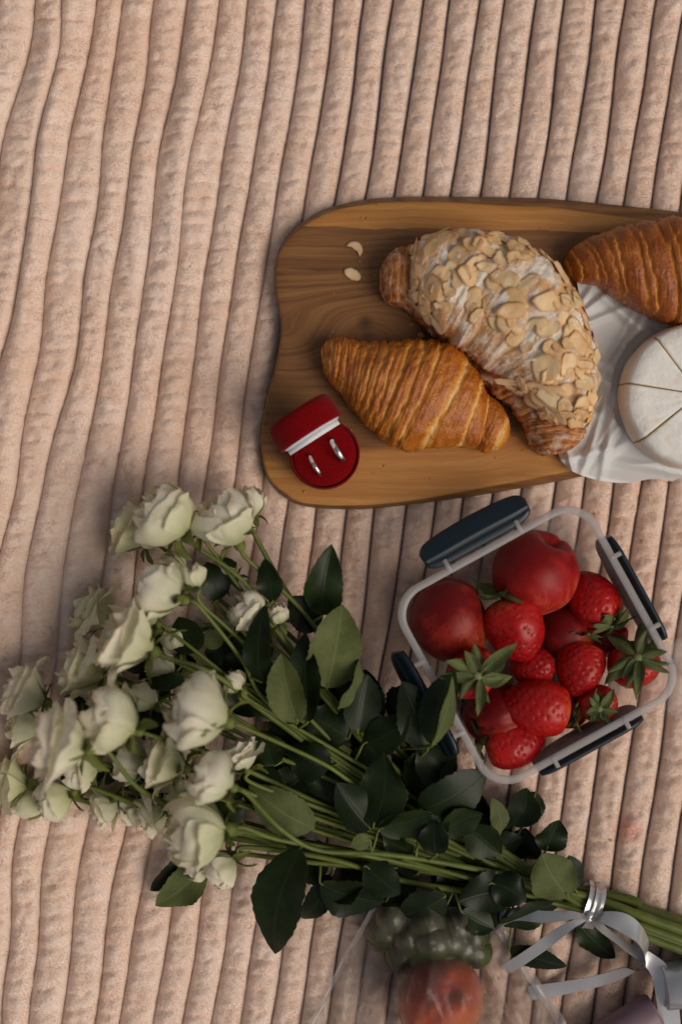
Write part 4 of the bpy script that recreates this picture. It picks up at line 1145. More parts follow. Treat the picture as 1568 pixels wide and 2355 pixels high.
rose_i = 0
def rose(x, y, z, dia, axis, label, form='bud', path=None, tone=0.35, name='white_rose', tie_off=None):
    """dia: overview pixels across; axis: direction the bloom faces (right, up, to camera)"""
    global rose_i
    rose_i += 1
    up = lambda q: q + 0.55 * max(0.0, q - 0.055)
    z = up(z)
    if path: path = [(a_, b_, up(c_)) for a_, b_, c_ in path]
    rr = np.random.default_rng(900 + rose_i)
    k = (H - z) / H
    R = dia * S * k / 2 * (1.15 if form == 'bud' else 1.10 if form == 'open' else 1.12)
    ax = np.array(axis, float) * (1, 1, 0.30) + np.array((-0.12, 0, 0)); ax /= np.linalg.norm(ax)
    to = TIE - ov(x, y, z); to[2] = 0; to /= np.linalg.norm(to)
    ax = ax * 0.7 - to * 0.45; ax /= np.linalg.norm(ax)
    Hh = R * (1.72 if form == 'bud' else 1.6 if form == 'open' else 1.9)
    c = ov(x, y, z) - ax * Hh * 0.5
    c[2] = max(c[2], 0.016)
    root = thing(name, label, 'rose', c, 'white roses in the bouquet')
    q = Vector((0, 0, 1)).rotation_difference(Vector(ax)) @ Quaternion((0, 0, 1), rr.uniform(0, 6))
    R3 = np.array(q.to_matrix())
    if form == 'bud':
        layers = [(3, 0.9, 0.50, 0.98, 2.7, 0.0, 0.0, 0.1), (3, 1.1, 0.74, 1.0, 2.6, 0.0, 0.03, 0.0), (3, 1.3, 0.93, 0.98, 2.5, 0.0, 0.06, 0.0), (2, 1.25, 1.02, 0.92, 2.4, 0.0, 0.12, 0.05), (2, 0.8, 1.08, 0.72, 2.1, 0.05, 0.5, 0.35)]
    elif form == 'open':
        layers = [(3, 0.9, 0.36, 0.95, 2.5, 0.0, 0.0, 0.25), (3, 1.0, 0.58, 1.0, 2.3, 0.0, 0.1, 0.1), (4, 1.05, 0.78, 1.02, 2.05, 0.02, 0.2, 0.0), (4, 1.05, 0.94, 0.98, 1.8, 0.08, 0.45, 0.05), (3, 0.9, 1.04, 0.80, 1.6, 0.22, 0.9, 0.2)]
    else:                                           # small tight bud
        layers = [(3, 1.1, 0.6, 1.0, 2.75, 0.0, 0.0, 0.2), (3, 1.15, 0.86, 0.98, 2.6, 0.0, 0.0, 0.1), (2, 1.0, 1.0, 0.85, 2.3, 0.0, 0.1, 0.35)]
    n = 0
    for (cnt, W, rf, hf, close, flare, reflex, tn) in layers:
        ph0 = rr.uniform(0, 6.28)
        for j in range(cnt):
            n += 1
            v, f, pv, tt = petal(c, R3, ph0 + 2 * np.pi * j / cnt + rr.normal(0, 0.15), W * rr.uniform(0.9, 1.15), R * rf * rr.uniform(0.95, 1.05), Hh * hf * rr.uniform(0.93, 1.06), close, flare, np.clip(tone + tn + rr.normal(0, 0.08), 0, 1), reflex * rr.uniform(0.3, 1.8), seed=rose_i * 40 + n)
            obj('petal', v, f, MAT['petal'], root, vec=pv, attrs={'tone': tt})
    # calyx with sepals
    th, ph = sphere_grid(8, 12)
    rc = max(0.20 * R, 0.0030)
    L = np.stack([rc * np.sin(th) * np.cos(ph), rc * np.sin(th) * np.sin(ph), 1.15 * rc * np.cos(th) + 0 * ph], -1).reshape(-1, 3) + (0, 0, -0.25 * rc)
    cal = obj('calyx', L @ R3.T + c, grid_faces(8, 12, True)[:, ::-1].copy(), MAT['calyx'], root, vec=np.full((len(L), 3), 0.4))
    for j in range(5):
        b = 2 * np.pi * j / 5 + rr.normal(0, 0.2)
        l = max(R * rr.uniform(0.8, 1.25), 0.010); droop = rr.uniform(-0.8, 0.6)
        d = np.array((math.cos(b), math.sin(b), 0.0))
        p0 = d * rc * 0.7 + np.array((0, 0, 0.1 * rc)); p1 = p0 + d * l * (0.85 if droop < 0.3 else 0.9) + np.array((0, 0, droop * l))
        v, f, pv, fm = leaf_mesh(R3 @ p0 + c, R3 @ p1 + c, max(R * 0.40, 0.005), R3 @ np.array((0, 0, 1.0)) + np.array((0, 0, 0.01)), curl=rr.uniform(0, 0.3), fold=0.3, serr=0.0, seed=j)
        v, f, pv = v, f, pv
        obj('sepal', v, f, MAT['calyx'], cal, vec=pv)
    # stem down to the tie and on beyond it
    off = np.array((rr.uniform(-0.004, 0.004), rr.uniform(-0.010, 0.010), rr.uniform(-0.008, 0.012)))
    tie = TIE + off
    d = ov(1600, 2170, 0.02) - TIE
    end = TIE + d + off * 1.2; end[2] = max(0.012, end[2])
    pts = [c - ax * rc * 0.9, c - ax * rc * 0.9 - ax * 0.009]
    if path:
        d0 = np.linalg.norm(pts[-1] - tie)
        for p in path:
            p = ov(*p)
            if np.linalg.norm(p - tie) < d0 - 0.022 and np.linalg.norm(p - pts[-1]) > 0.02:
                pts.append(p); d0 = np.linalg.norm(p - tie)
        if len(pts) == 2: pts.append(pts[-1] * 0.6 + tie * 0.4 + np.array((0, 0, -0.006)))
    else:
        pts += [c * 0.55 + tie * 0.45 + np.array((0, 0.004 * rr.normal(), -0.004)), c * 0.25 + tie * 0.75]
    merge = form == 'small' or z < 0.047
    if merge:                                        # side shoots run into the bunch under the leaves
        pts += [pts[-1] * 0.75 + tie * 0.25 + np.array((0, 0, -0.006))]
    else:
        pts += [tie, (tie + end) / 2 + np.array((0, 0, 0.002)), end]
    P = catmull(pts, 60)
    P[:, 2] = np.maximum(P[:, 2], 0.010)
    rad = np.interp(np.linspace(0, 1, 60), [0, 0.1, 0.6, 1], [0.0011, 0.0012, 0.0016, 0.0020] if merge else [0.0012, 0.0014, 0.0021, 0.0042]) * rr.uniform(0.85, 1.2)
    rad = rad * (1 + 0.10 * np.clip(perlin(np.arange(60) / 4.0, rose_i, 5), 0, 1))
    v, f = tube(P, rad, 10)
    obj('stem', v, f, MAT['stem'], root)
    stems.append((root, P))
    return root

W_ = 'white rose'
rose(378, 1190, 0.070, 128, (-0.25, 0.35, 0.75), 'large creamy rose bud topmost in the bouquet, second from its upper end', 'bud', [(470, 1255, .066), (575, 1352, .060), (720, 1560, .045), (1000, 1850, .035)], 0.45)
rose(303, 1222, 0.046, 105, (-0.75, 0.35, 0.2), 'dull greenish rose half hidden behind the topmost large bud', 'open', [(420, 1290, .045), (620, 1480, .035)], 0.85)
rose(520, 1196, 0.066, 125, (-0.10, 0.65, 0.55), 'white rose with broad folded petals closest to the wooden board', 'bud', [(590, 1275, .062), (700, 1410, .052), (830, 1600, .04), (1060, 1880, .035)], 0.30)
rose(577, 1155, 0.050, 66, (0.35, 0.85, 0.3), 'narrow pointed white bud at the edge of the board', 'small', [(600, 1262, .050), (700, 1420, .04)], 0.15)
rose(460, 1202, 0.066, 56, (0.1, 0.4, 0.8), 'tiny cream bud between the two topmost roses', 'small', [(500, 1290, .055), (700, 1540, .04)], 0.6)
rose(372, 1356, 0.076, 108, (-0.75, 0.25, 0.35), 'pinkish white rose bud with a pale green calyx above the large open rose', 'bud', [(460, 1420, .072), (555, 1515, .062), (640, 1640, .05), (1000, 1890, .036)], 0.12)
rose(443, 1326, 0.072, 58, (0.15, 0.55, 0.45), 'small twisted green and white bud beside the pinkish rose', 'small', [(470, 1380, .07), (560, 1480, .058), (760, 1700, .04)], 0.5)
rose(398, 1298, 0.050, 62, (-0.4, 0.5, 0.5), 'small shaded bud between the topmost bud and the pinkish rose', 'small', [(470, 1350, .05), (640, 1530, .035)], 0.8)
rose(520, 1308, 0.040, 58, (-0.2, 0.6, 0.5), 'small dim bud under the stems of the topmost roses', 'small', [(600, 1400, .036)], 0.8)
rose(575, 1402, 0.056, 90, (-0.45, 0.45, 0.5), 'white rose bud partly covered by a dark leaf, away from the other blooms', 'bud', [(640, 1480, .05), (760, 1620, .042), (1010, 1880, .034)], 0.25)
rose(640, 1410, 0.056, 48, (0.2, 0.3, 0.7), 'small white bud with a spiky sepal next to the leaf covered rose', 'small', [(690, 1470, .05), (800, 1640, .04)], 0.3)
rose(216, 1410, 0.042, 104, (-0.5, 0.55, 0.35), 'shaded grey green rose on the blanket behind the large open rose', 'open', [(330, 1480, .045), (560, 1600, .035)], 0.8)
rose(294, 1470, 0.082, 142, (-0.45, 0.25, 0.8), 'large open rose with ruffled petals and pink stained edges', 'open', [(400, 1515, .078), (495, 1552, .07), (640, 1660, .05), (1000, 1915, .034)], 0.35)
rose(190, 1540, 0.062, 118, (-0.7, 0.25, 0.45), 'ruffled white rose just below the large open rose', 'open', [(330, 1575, .06), (560, 1690, .045), (960, 1930, .033)], 0.45)
rose(60, 1592, 0.058, 112, (-0.7, 0.45, 0.35), 'ragged bright white rose at the far tip of the bouquet', 'open', [(200, 1625, .056), (480, 1730, .045), (940, 1950, .033)], 0.30)
rose(372, 1530, 0.050, 62, (-0.3, 0.6, 0.5), 'small white bloom peeping out above a long green leaf', 'small', [(470, 1580, .045), (700, 1740, .035)], 0.2)
rose(138, 1706, 0.092, 148, (-0.55, 0.10, 0.85), 'biggest bright cream rose, wide open near the photo edge', 'open', [(230, 1770, .085), (330, 1820, .075), (480, 1880, .055), (800, 1960, .04)], 0.10)
rose(256, 1654, 0.086, 128, (-0.45, 0.25, 0.65), 'smooth cream rose beside the biggest open one', 'bud', [(340, 1685, .08), (500, 1740, .06), (740, 1850, .045), (1000, 1960, .034)], 0.30)
rose(458, 1636, 0.092, 138, (-0.60, 0.20, 0.55), 'bright plump cream rose in the middle of the bouquet', 'bud', [(545, 1676, .085), (740, 1754, .062), (830, 1815, .05), (1010, 1935, .036)], 0.15)
rose(380, 1752, 0.072, 108, (-0.70, 0.20, 0.40), 'dull crumpled rose under the plump cream one', 'open', [(470, 1790, .068), (640, 1850, .052), (960, 1960, .034)], 0.6)
rose(490, 1788, 0.092, 100, (-0.45, 0.35, 0.55), 'glowing round cream bud above a big green stem', 'bud', [(560, 1846, .084), (648, 1908, .07), (735, 1955, .06), (890, 1964, .055), (1100, 1999, .042)], 0.10)
rose(552, 1738, 0.062, 82, (0.1, 0.75, 0.45), 'spread open small white rose with curled thin petals', 'open', [(640, 1800, .055), (800, 1880, .045)], 0.05)
rose(452, 1908, 0.080, 138, (-0.50, -0.10, 0.70), 'greenish white rose at the lower side of the bouquet', 'bud', [(530, 1912, .075), (640, 1930, .066), (820, 1962, .05), (1060, 2010, .036)], 0.50)
rose(506, 1996, 0.052, 82, (-0.25, -0.75, 0.40), 'lowest white bud of the bouquet, pointing down over the blanket', 'bud', [(600, 1950, .055), (760, 1975, .045), (950, 2030, .036)], 0.25)
rose(458, 1990, 0.044, 62, (-0.5, -0.6, 0.3), 'small pale pinkish bud beside the lowest white one', 'small', [(560, 1960, .05), (740, 1985, .042)], 0.2)
rose(126, 1836, 0.058, 86, (-0.4, -0.4, 0.5), 'small white rose below the biggest open one', 'bud', [(260, 1850, .055), (500, 1900, .045)], 0.4)
rose(24, 1800, 0.050, 92, (-0.75, 0.1, 0.3), 'greenish rose cut by the photo edge below the ragged one', 'open', [(160, 1830, .05), (500, 1920, .04)], 0.75)
rose(242, 1856, 0.046, 78, (-0.35, -0.55, 0.4), 'small shaded rose at the lower edge of the blooms, left of the dull one', 'open', [(360, 1870, .045), (600, 1930, .04)], 0.45)
rose(350, 1872, 0.046, 84, (-0.3, -0.55, 0.4), 'pinkish frayed rose low on the blanket beside the greenish white one', 'open', [(450, 1890, .042), (640, 1945, .038)], 0.4)

for x, y, z, dd, ax_, lab, fm_, tn in (
  (330, 1415, .062, 66, (-.6, .4, .3), 'half opened bud between the pinkish rose and the large open one', 'small', .3),
  (248, 1555, .050, 84, (-.6, .2, .4), 'shaded rose tucked below the large open rose', 'open', .6),
  (330, 1600, .058, 70, (-.5, .4, .4), 'small cream bud above the smooth cream rose', 'small', .35),
  (60, 1668, .052, 86, (-.7, .1, .3), 'pale rose between the ragged one and the biggest one', 'open', .5),
  (186, 1770, .060, 80, (-.5, -.2, .4), 'round bud touching the lower side of the biggest rose', 'bud', .35),
  (300, 1752, .060, 82, (-.6, 0, .4), 'creamy bud between the dull crumpled rose and the biggest one', 'bud', .3),
  (410, 1830, .058, 76, (-.5, -.1, .5), 'small rose between the dull crumpled one and the greenish white one', 'open', .4),
  (76, 1846, .042, 70, (-.6, -.3, .3), 'little greenish bud at the lower tip of the bouquet', 'small', .6),
  (404, 1470, .050, 60, (-.4, .5, .4), 'tiny bud deep between the stems below the pinkish rose', 'small', .4),
  (300, 1860, .040, 64, (-.4, -.5, .3), 'small worn bloom low on the blanket between two shaded roses', 'open', .3),
  (540, 1570, .060, 50, (-.3, .6, .4), 'narrow upright bud just above the plump cream rose', 'small', .25)):
    rose(x, y, z, dd, ax_, lab, fm_, None, tn)
allP = np.concatenate([p for _, p in stems]); own = np.concatenate([[i] * len(p) for i, (_, p) in enumerate(stems)])
def leaf(bx, by, bz, tx, ty, tz, w, flip=False, roll=None, curl=None, fold=None, seed=None):
    """bx,by,bz leaf base; tx,ty,tz tip (overview pixels and metres); flip shows the pale underside"""
    leaf.n += 1
    sd_ = leaf.n if seed is None else seed
    q_ = np.random.default_rng(3000 + leaf.n)
    if roll is None: roll = q_.normal(0, 0.28)
    if curl is None: curl = q_.uniform(-0.08, 0.24)
    if fold is None: fold = q_.uniform(-0.15, 0.42)
    wv = q_.uniform(0.03, 0.14)
    b, t = ov(bx, by, bz), ov(tx, ty, tz)
    a = (t - b) / np.linalg.norm(t - b)
    side = np.cross(a, (0, 0, 1.0)); side /= np.linalg.norm(side)
    n = np.array((0, 0, 1.0)) * math.cos(roll) + side * math.sin(roll)
    d = np.linalg.norm((allP - b) * (1, 1, 1.2), axis=1) + np.where(allP[:, 2] > bz + 0.02, 0.02, 0)
    i = int(np.argmin(d))
    pet = allP[i] if d[i] < 0.05 else b - a * 0.012
    k = (H - (bz + tz) / 2) / H
    v, f, pv, fm = leaf_mesh(b, t, w * S * k, n, curl=curl, fold=fold, flip=flip, seed=sd_, petiole=pet, wave=wv)
    mats = [MAT['leaf_top'], MAT['leaf_under'], MAT['stem']]
    o = obj('leaf', v, f, mats, stems[own[i]][0], vec=pv, fmat=fm)
    if flip: o['label'] = 'pale underside of a turned rose leaf'
leaf.n = 0
LV = [
 (742, 1414, .050, 764, 1258, .072, 92), (752, 1582, .060, 786, 1388, .078, 128, True, 0.15), (628, 1382, .064, 606, 1286, .070, 62), (604, 1568, .066, 604, 1394, .080, 70),
 (684, 1662, .066, 648, 1500, .078, 92, True, -0.2), (728, 1448, .046, 664, 1372, .052, 84), (708, 1660, .060, 694, 1456, .066, 84), (778, 1628, .064, 834, 1520, .066, 44, True, 0.9, 0.2),
 (822, 1684, .052, 846, 1550, .056, 92), (834, 1712, .056, 944, 1648, .064, 90, False, -0.5, 0.02), (992, 1716, .074, 1044, 1558, .092, 44, True, 0.7, 0.1), (990, 1712, .066, 1046, 1536, .080, 84, False, -0.3),
 (984, 1722, .056, 926, 1566, .062, 112), (858, 1902, .056, 884, 1728, .066, 112), (852, 1906, .052, 772, 1800, .058, 100), (722, 1904, .054, 574, 1806, .060, 100, True, 0.2), (690, 1950, .060, 622, 2200, .052, 130),
 (736, 2030, .046, 884, 2076, .040, 112, False, 0.5), (1004, 1964, .058, 1000, 1886, .062, 72), (1024, 2060, .046, 912, 2110, .040, 112), (870, 1908, .056, 994, 1866, .062, 84), (962, 1862, .054, 1124, 1778, .058, 118),
 (1020, 1912, .050, 1108, 1868, .056, 84, False, 0.5), (1074, 1898, .044, 1152, 1966, .042, 84), (1150, 1914, .044, 1132, 1836, .052, 46, True, 0.3), (1254, 1956, .040, 1284, 1884, .048, 80), (1306, 2062, .048, 1244, 1962, .054, 118, True, 0.1),
 (1322, 2046, .040, 1306, 1966, .044, 66), (1192, 2046, .046, 1052, 2072, .050, 96), (1148, 2124, .030, 1298, 2072, .040, 70, False, 0.5, 0.15), (1170, 2180, .018, 1302, 2228, .020, 60, False, 0.4, 0.15), (1330, 2126, .018, 1414, 2202, .014, 66),
 (1060, 2096, .040, 1136, 2136, .034, 66), (472, 1984, .044, 358, 2082, .034, 84, True, -0.1), (444, 1966, .038, 346, 2050, .030, 60), (436, 1900, .04, 380, 1924, .036, 34), (452, 1500, .055, 408, 1420, .058, 88),
 (428, 1560, .060, 322, 1570, .064, 40, False, 0.4), (500, 1380, .046, 478, 1292, .050, 74), (660, 1640, .042, 560, 1580, .040, 100), (620, 1520, .036, 540, 1440, .036, 90), (760, 1760, .044, 660, 1720, .044, 96), (640, 1860, .044, 560, 1760, .044, 110),
 (800, 1700, .042, 700, 1640, .042, 110), (900, 1760, .042, 800, 1740, .040, 110), (940, 1820, .04, 1040, 1730, .044, 120), (700, 1860, .04, 800, 1790, .042, 110), (760, 1960, .036, 640, 1990, .034, 110), (860, 2000, .036, 740, 2060, .030, 110),
 (960, 2010, .034, 840, 2060, .028, 100), (1100, 2010, .03, 1000, 2080, .026, 110), (1160, 2060, .028, 1060, 2120, .022, 90), (1100, 1920, .034, 1010, 1990, .03, 100), (1180, 1900, .026, 1214, 1812, .020, 84), (1200, 1990, .030, 1120, 2010, .03, 70),
 (560, 1890, .05, 500, 1840, .05, 60), (340, 1640, .05, 300, 1590, .05, 60), (370, 1700, .055, 330, 1620, .055, 66), (330, 1800, .05, 270, 1740, .052, 60), (420, 1860, .05, 400, 1800, .054, 60), (200, 1650, .044, 150, 1600, .044, 60), (560, 1500, .034, 470, 1500, .034, 80), (640, 1440, .036, 560, 1360, .034, 80),
 (760, 2010, .036, 690, 2120, .022, 60), (900, 1660, .036, 980, 1590, .04, 120), (1030, 1800, .04, 960, 1720, .05, 110), (1232, 1820, .012, 1206, 1900, .020, 60), (950, 1960, .046, 880, 1920, .05, 60), (850, 1930, .062, 806, 1946, .064, 40, True),
 (630, 1760, .050, 600, 1680, .05, 90), (700, 1780, .04, 620, 1830, .04, 90), (820, 1640, .038, 770, 1560, .042, 100), (540, 1620, .04, 480, 1560, .042, 80), (880, 2090, .03, 960, 2130, .02, 90), (1010, 2110, .03, 1080, 2150, .022, 80)]
rl = np.random.default_rng(5)
for _ in range(70):                                  # the mass of leaves low in the bunch
    t = rl.uniform(0, 1)
    x = 600 + 560 * t + rl.normal(0, 40); y = 1560 + 420 * t + rl.normal(0, 80 * (1 - 0.55 * t))
    if x > 880 and y < 1780 and x > 1010: continue
    a = rl.uniform(0, 6.28); l = rl.uniform(70, 150); z = rl.uniform(.012, .034)
    LV.append((x, y, z, x + l * math.cos(a), y + l * math.sin(a), z + rl.uniform(-.006, .01), rl.uniform(70, 105)))
for _ in range(90):                                  # small leaves and bracts between the blooms
    x = rl.uniform(110, 560); y = rl.uniform(1290, 1930)
    if y < 1700 - x * 0.75 or y > 1790 + x * 0.22 or (x < 160 and y > 1760): continue
    a = rl.uniform(2.2, 4.2) + 3.14; l = rl.uniform(36, 84); z = rl.uniform(.014, .046)
    LV.append((x, y, z, x - l * math.cos(a), y + l * math.sin(a), z + rl.uniform(-.004, .012), rl.uniform(24, 60), bool(rl.random() < 0.3)))
for x, y, dx, dy, z in ((960, 1935, 70, -70, .050), (1130, 2030, 80, 40, .046), (840, 1990, 80, 66, .046)):
    LV.append((x, y, z, x + dx, y + dy, z + .004, 84))
for L in LV:
    leaf(*L)

# ------------------------------------------------------------------ ribbon
def strip(name, pts, widths, normals, parent, mat, n=70, nu=5, wav=0.0, thick=0.0002):
    P = catmull(pts, n); Wd = catmull(np.array(widths)[:, None], n)[:, 0] * (0.86 if name in ('loop', 'tail') else 1); N = catmull(normals, n)
    T = np.gradient(P, axis=0); T /= np.linalg.norm(T, axis=1)[:, None]
    N = N - T * (N * T).sum(1)[:, None]; N /= np.linalg.norm(N, axis=1)[:, None] + 1e-9
    B = np.cross(T, N)
    u = np.linspace(-1, 1, nu)
    G = P[:, None] + B[:, None] * (Wd[:, None] * u[None] / 2)[..., None]
    if wav: G = G + N[:, None] * (wav * perlin(np.linspace(0, 8, n)[:, None], u[None] * 1.5, len(pts)))[..., None]
    V = np.concatenate([(G + N[:, None] * thick).reshape(-1, 3), (G - N[:, None] * thick).reshape(-1, 3)])
    F = np.concatenate([grid_faces(n, nu), grid_faces(n, nu, off=n * nu)[:, ::-1]])
    return obj(name, V, F, mat, parent)
def build_ribbon():
    root = thing('ribbon', 'shiny silver satin ribbon tied in a bow round the rose stems', 'ribbon', ov(1354, 2100, 0.01))
    Z = (0, 0, 1)
    kn = ov(1354, 2108, 0.040)
    # band round the stems
    d = ov(1600, 2170, 0.024) - ov(1352, 2078, 0.024); d[2] = 0; d /= np.linalg.norm(d); s = np.array((-d[1], d[0], 0))
    c = TIE + d * 0.001
    th = np.linspace(0, 2 * np.pi, 13)
    pts = [c + s * 0.0165 * math.cos(t) + np.array((0, 0, 0.0155 * math.sin(t))) for t in th]
    nr = [s * math.cos(t) + np.array((0, 0, math.sin(t))) for t in th]
    strip('band', pts, [.0125] * 13, nr, root, MAT['ribbon'], 80, 7, 0.0008)
    strip('band', [p + d * 0.002 + (np.asarray(q) * 0.0007) for p, q in zip(pts, nr)], [.0075] * 13, nr, root, MAT['ribbon'], 80, 7, 0.001)
    v, f = lump_mesh(kn, 0.0045, 3, 0.7)
    o = obj('knot', v, f, MAT['ribbon'], root); fix_normals(o)
    strip('loop', [kn, ov(1310, 2104, .045), ov(1250, 2108, .043), ov(1180, 2102, .034), ov(1128, 2130, .025), ov(1118, 2160, .018)], [.004, .008, .010, .011, .011, .010], [(0, .8, .6), (0, .7, .7), (0, .5, .8), (-.2, .3, .9), (-.6, .2, .6), (-.8, 0, .4)], root, MAT['ribbon'])
    strip('tail', [kn, ov(1318, 2124, .044), ov(1280, 2148, .040), ov(1240, 2178, .032), ov(1190, 2212, .018), ov(1160, 2230, .010)], [.003, .006, .009, .0105, .0105, .0105], [(0, .2, 1), (.2, .4, .8), (.3, .5, .7), (.4, .4, .7), (.2, .2, .9), (0, 0, 1)], root, MAT['ribbon'])
    strip('loop', [kn, ov(1390, 2110, .047), ov(1432, 2122, .050), ov(1470, 2150, .050), ov(1486, 2185, .044), ov(1478, 2212, .036), ov(1440, 2232, .028), ov(1370, 2256, .020), ov(1290, 2272, .013), ov(1215, 2284, .010)], [.004, .011, .016, .017, .0165, .0165, .016, .0125, .012, .012],
          [(0, .8, .6), (.1, .5, .8), (.2, .3, .9), (.75, .25, .6), (.9, -.1, .35), (.6, -.7, -.3), (.0, -.75, .65), (-.1, -.4, .9), (0, -.1, 1), (0, 0.2, 1)], root, MAT['ribbon'], 110, 7)
    strip('tail', [kn, ov(1380, 2132, .045), ov(1412, 2156, .040), ov(1446, 2180, .036), ov(1490, 2206, .034), ov(1520, 2240, .034), ov(1532, 2290, .030), ov(1540, 2360, .02)], [.003, .007, .008, .0085, .012, .017, .018, .018],
          [(.3, .3, 1), (.3, .5, .8), (.3, .6, .7), (.1, .5, .8), (-.2, .2, 1), (-.3, .1, .9), (-.2, 0, 1), (0, 0, 1)], root, MAT['ribbon'], 90, 7)
    root2 = thing('ribbon_spool', 'wide silver satin ribbon roll cut by the lower edge corner', 'ribbon', ov(1580, 2262, 0.008))
    n = 40; a = np.linspace(0, 2 * np.pi, n, endpoint=False)
    cc_ = ov(1590, 2258, 0.030); ax_ = np.array((0.96, 0.12, 0)); pr = np.array((-0.12, 0.96, 0))
    V = []
    for (l, r) in ((-.0215, .012), (-.0222, .0165), (-.0215, .0178), (0, .0182), (.03, .018), (.0305, .012)):
        V.append(cc_ + ax_ * l + r * (np.cos(a)[:, None] * pr + np.sin(a)[:, None] * np.array((0, 0, 1.))))
    V = np.concatenate(V); F = grid_faces(6, n, True).tolist(); F.append(list(range(n))); F.append([5 * n + j for j in range(n)])
    o = obj('roll', V, F, MAT['ribbon'], root2); fix_normals(o)
build_ribbon()

# ------------------------------------------------------------------ bottom right: mauve roll and slate lid
c0, c1 = ov(1340, 2420, .021), ov(1508, 2322, .021)
ax_ = (c1 - c0); ln = np.linalg.norm(ax_); ax_ /= ln
prof = [(0, .0), (0, .0125), (.001, .0140), (ln - .0025, .0140), (ln - .0007, .0132), (ln, .0118), (ln + .0002, .0105), (ln - .002, .010), (ln - .0025, .0)]
n = 40; a = np.linspace(0, 2 * np.pi, n, endpoint=False); p1 = np.cross(ax_, (0, 0, 1.)); p1 /= np.linalg.norm(p1); p2 = np.cross(p1, ax_)
V = np.concatenate([c0 + ax_ * l + r * (np.cos(a)[:, None] * p1 + np.sin(a)[:, None] * p2) * (1 + 0.02 * np.sin(3 * a)[:, None]) for l, r in prof])
o = obj('pillar_candle', V, grid_faces(len(prof), n, True).tolist(), MAT['mauve']); fix_normals(o)
tag(o, 'dusky mauve cylinder lying beside the silver ribbon tail in the corner', 'candle')
def rounded_slab(c, h, r, z0, z1, ang, bev=0.002):
    O = rrect(h, r); R2 = np.array(((math.cos(ang), -math.sin(ang)), (math.sin(ang), math.cos(ang))))
    V = []
    for s, z in ((h - bev, z0), (h, z0 + bev), (h, z1 - bev), (h - bev * .3, z1 - bev * .3), (h - bev, z1), (h - 0.006, z1), (h - 0.007, z1 - 0.0015), (h - .012, z1 - .0015)):
        P = rrect(s, max(r - (h - s), .003)) @ R2.T
        V.append(np.concatenate([P + c[:2], np.full((len(P), 1), z)], 1))
    n = len(V[0]); k = len(V); V = np.concatenate(V); F = grid_faces(k, n, True).tolist(); F.append(list(range(n))[::-1]); F.append([(k - 1) * n + j for j in range(n)])
    return V, F
V, F = rounded_slab(ov(1650, 2440, 0), 0.0425, 0.012, 0.007, 0.018, 0.55)
o = obj('container_lid', V, F, MAT['slate']); fix_normals(o); tag(o, 'dark slate blue lid corner peeking in beside the mauve cylinder', 'lid')

# clear lid and the little steel ring at the right edge
m = mat_simple('thin_clear_plastic', '#dcd8d4', 0.15, 0.5); glassy(m, 0.10); MAT['thin'] = m.m
V, F = rounded_slab(ov(1625, 1560, 0), 0.0315, 0.010, 0.0085, 0.0125, -0.08)
o = obj('clear_lid', V, F, MAT['thin']); fix_normals(o); tag(o, 'faint clear plastic lid lying on the blanket past the container', 'lid')
th = np.linspace(0, 2 * np.pi, 40, endpoint=False); pp = np.linspace(0, 2 * np.pi, 12, endpoint=False)
c0 = ov(1578, 1549, 0.0165); TH, PP = np.meshgrid(th, pp, indexing='ij')
V = np.stack([c0[0] + (.0040 + .0009 * np.cos(PP)) * np.cos(TH) * 0.8, c0[1] + (.0050 + .0009 * np.cos(PP)) * np.sin(TH), c0[2] + .0009 * np.sin(PP)], -1).reshape(-1, 3)
F = [[i * 12 + j, ((i + 1) % 40) * 12 + j, ((i + 1) % 40) * 12 + (j + 1) % 12, i * 12 + (j + 1) % 12] for i in range(40) for j in range(12)]
o = obj('steel_ring', V, F, MAT['chrome']); fix_normals(o); tag(o, 'tiny shiny steel ring at the photo edge beside the container', 'ring')

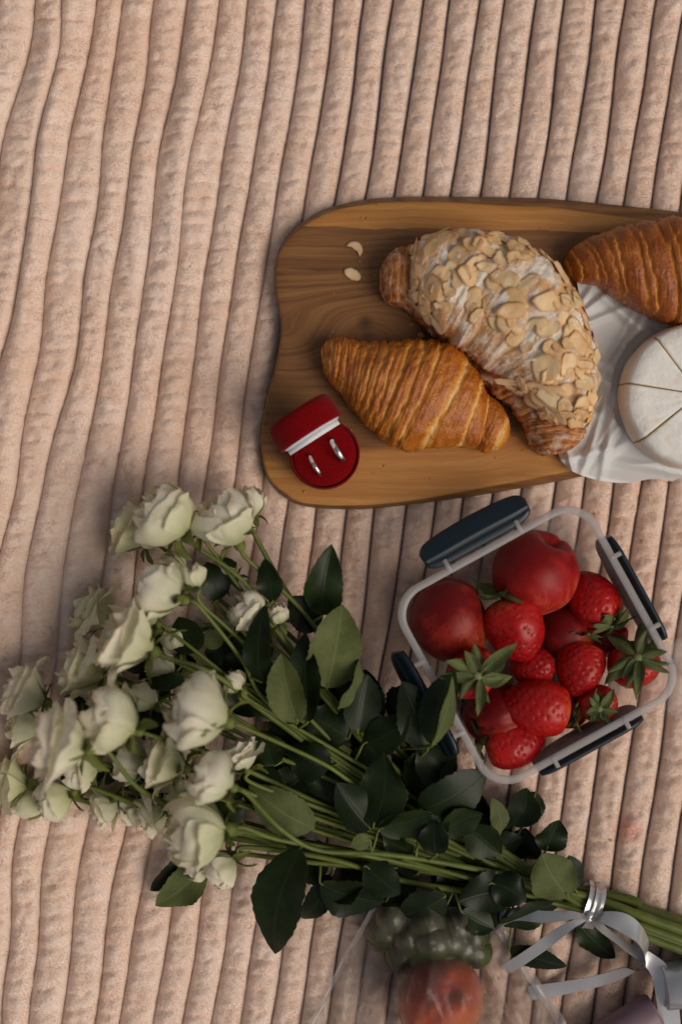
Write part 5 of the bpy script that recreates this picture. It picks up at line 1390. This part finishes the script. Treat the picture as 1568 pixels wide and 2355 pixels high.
# ------------------------------------------------------------------ bagged fruit at the bottom
def build_bag():
    gz = [(900, 2112, .030), (880, 2138, .022), (938, 2160, .030), (985, 2125, .034), (1030, 2160, .032), (965, 2190, .026), (1015, 2196, .026), (1060, 2180, .026), (1082, 2148, .024), (925, 2195, .018), (1050, 2128, .030), (995, 2165, .040), (1090, 2185, .018), (945, 2120, .022)]
    root = thing('grape_bunch', 'small bunch of green grapes inside the clear bag under the leaves', 'grapes', ov(985, 2150, 0.008))
    th, ph = sphere_grid(16, 24)
    for i, (x, y, z) in enumerate(gz):
        r = 0.0124 + 0.0012 * math.sin(i * 2.3)
        L = np.stack([r * np.sin(th) * np.cos(ph), r * np.sin(th) * np.sin(ph), r * 1.12 * np.cos(th) + 0 * ph], -1).reshape(-1, 3)
        Rm = rot_to((0, 0, 1), (math.sin(i * 1.9), math.cos(i * 2.7), 0.6))
        obj('grape', L @ Rm.T + ov(x, y, z), grid_faces(16, 24, True)[:, ::-1].copy(), MAT['grape'], root)
    v, f = tube(catmull([ov(1000, 2150, .045), ov(990, 2140, .03), ov(1000, 2170, .02), ov(960, 2160, .016)], 16), 0.0011, 6)
    obj('stalk', v, f, MAT['stalk'], root)
    peach('peach', 1012, 2300, 0.036, 0.0315, MAT['peach_orange'], 'orange and red peach inside the clear bag at the bottom edge', (0.25, 0.5, 0.8), 230, None, 12)
    # film draped over the fruit
    n, mm = 90, 110
    xs = np.linspace(735, 1335, mm); ys = np.linspace(2085, 2520, n)
    X, Y = np.meshgrid(xs, ys)
    # the bag narrows to the top
    cx = 1000 + (Y - 2300) * 0.06
    X = cx + (X - 1035) * np.interp(Y, [2085, 2180, 2354, 2520], [0.42, 0.62, 0.96, 1.05])
    z = np.full(X.shape, 0.0115)
    for (x, y, zz) in gz: z = np.maximum(z, zz + 0.0165 - ((X - x) ** 2 + (Y - y) ** 2) * 0.9e-5)
    d2 = ((X - 1012) ** 2 + (Y - 2300) ** 2) * (S * 0.95) ** 2
    z = np.maximum(z, np.where(d2 < 0.035 ** 2, 0.038 + np.sqrt(np.maximum(0.036 ** 2 - d2, 0)), 0))
    for _ in range(14):
        zp = np.pad(z, 1, mode='edge'); z = np.maximum(z, (zp[:-2, 1:-1] + zp[2:, 1:-1] + zp[1:-1, :-2] + zp[1:-1, 2:]) / 4)
    ang = (X - 1000) / 55.0 + (Y - 2100) / 260.0
    z = z + 0.0028 * (1 - np.abs(perlin(ang, Y / 240.0, 8)) * 2) + 0.0012 * (1 - np.abs(perlin(X / 22.0 - Y / 60.0, Y / 130.0, 18)) * 2)
    root = thing('plastic_bag', 'clear crinkled plastic bag around the grapes and the orange peach', 'bag', ov(1010, 2300, 0.008))
    obj('film', ova(np.stack([X, Y, z], -1)).reshape(-1, 3), grid_faces(n, mm), MAT['film'], root)
    # thicker welded edges
    for j in (0, mm - 1):
        pts = np.stack([X[::6, j], Y[::6, j], z[::6, j] + 0.0012], -1)
        P = ova(pts)
        strip('welded_edge', P, [.004 if j == 0 else .007] * len(P), [(0, 0, 1)] * len(P), root, MAT['film_edge'], 50, 5, 0.0012)
build_bag()
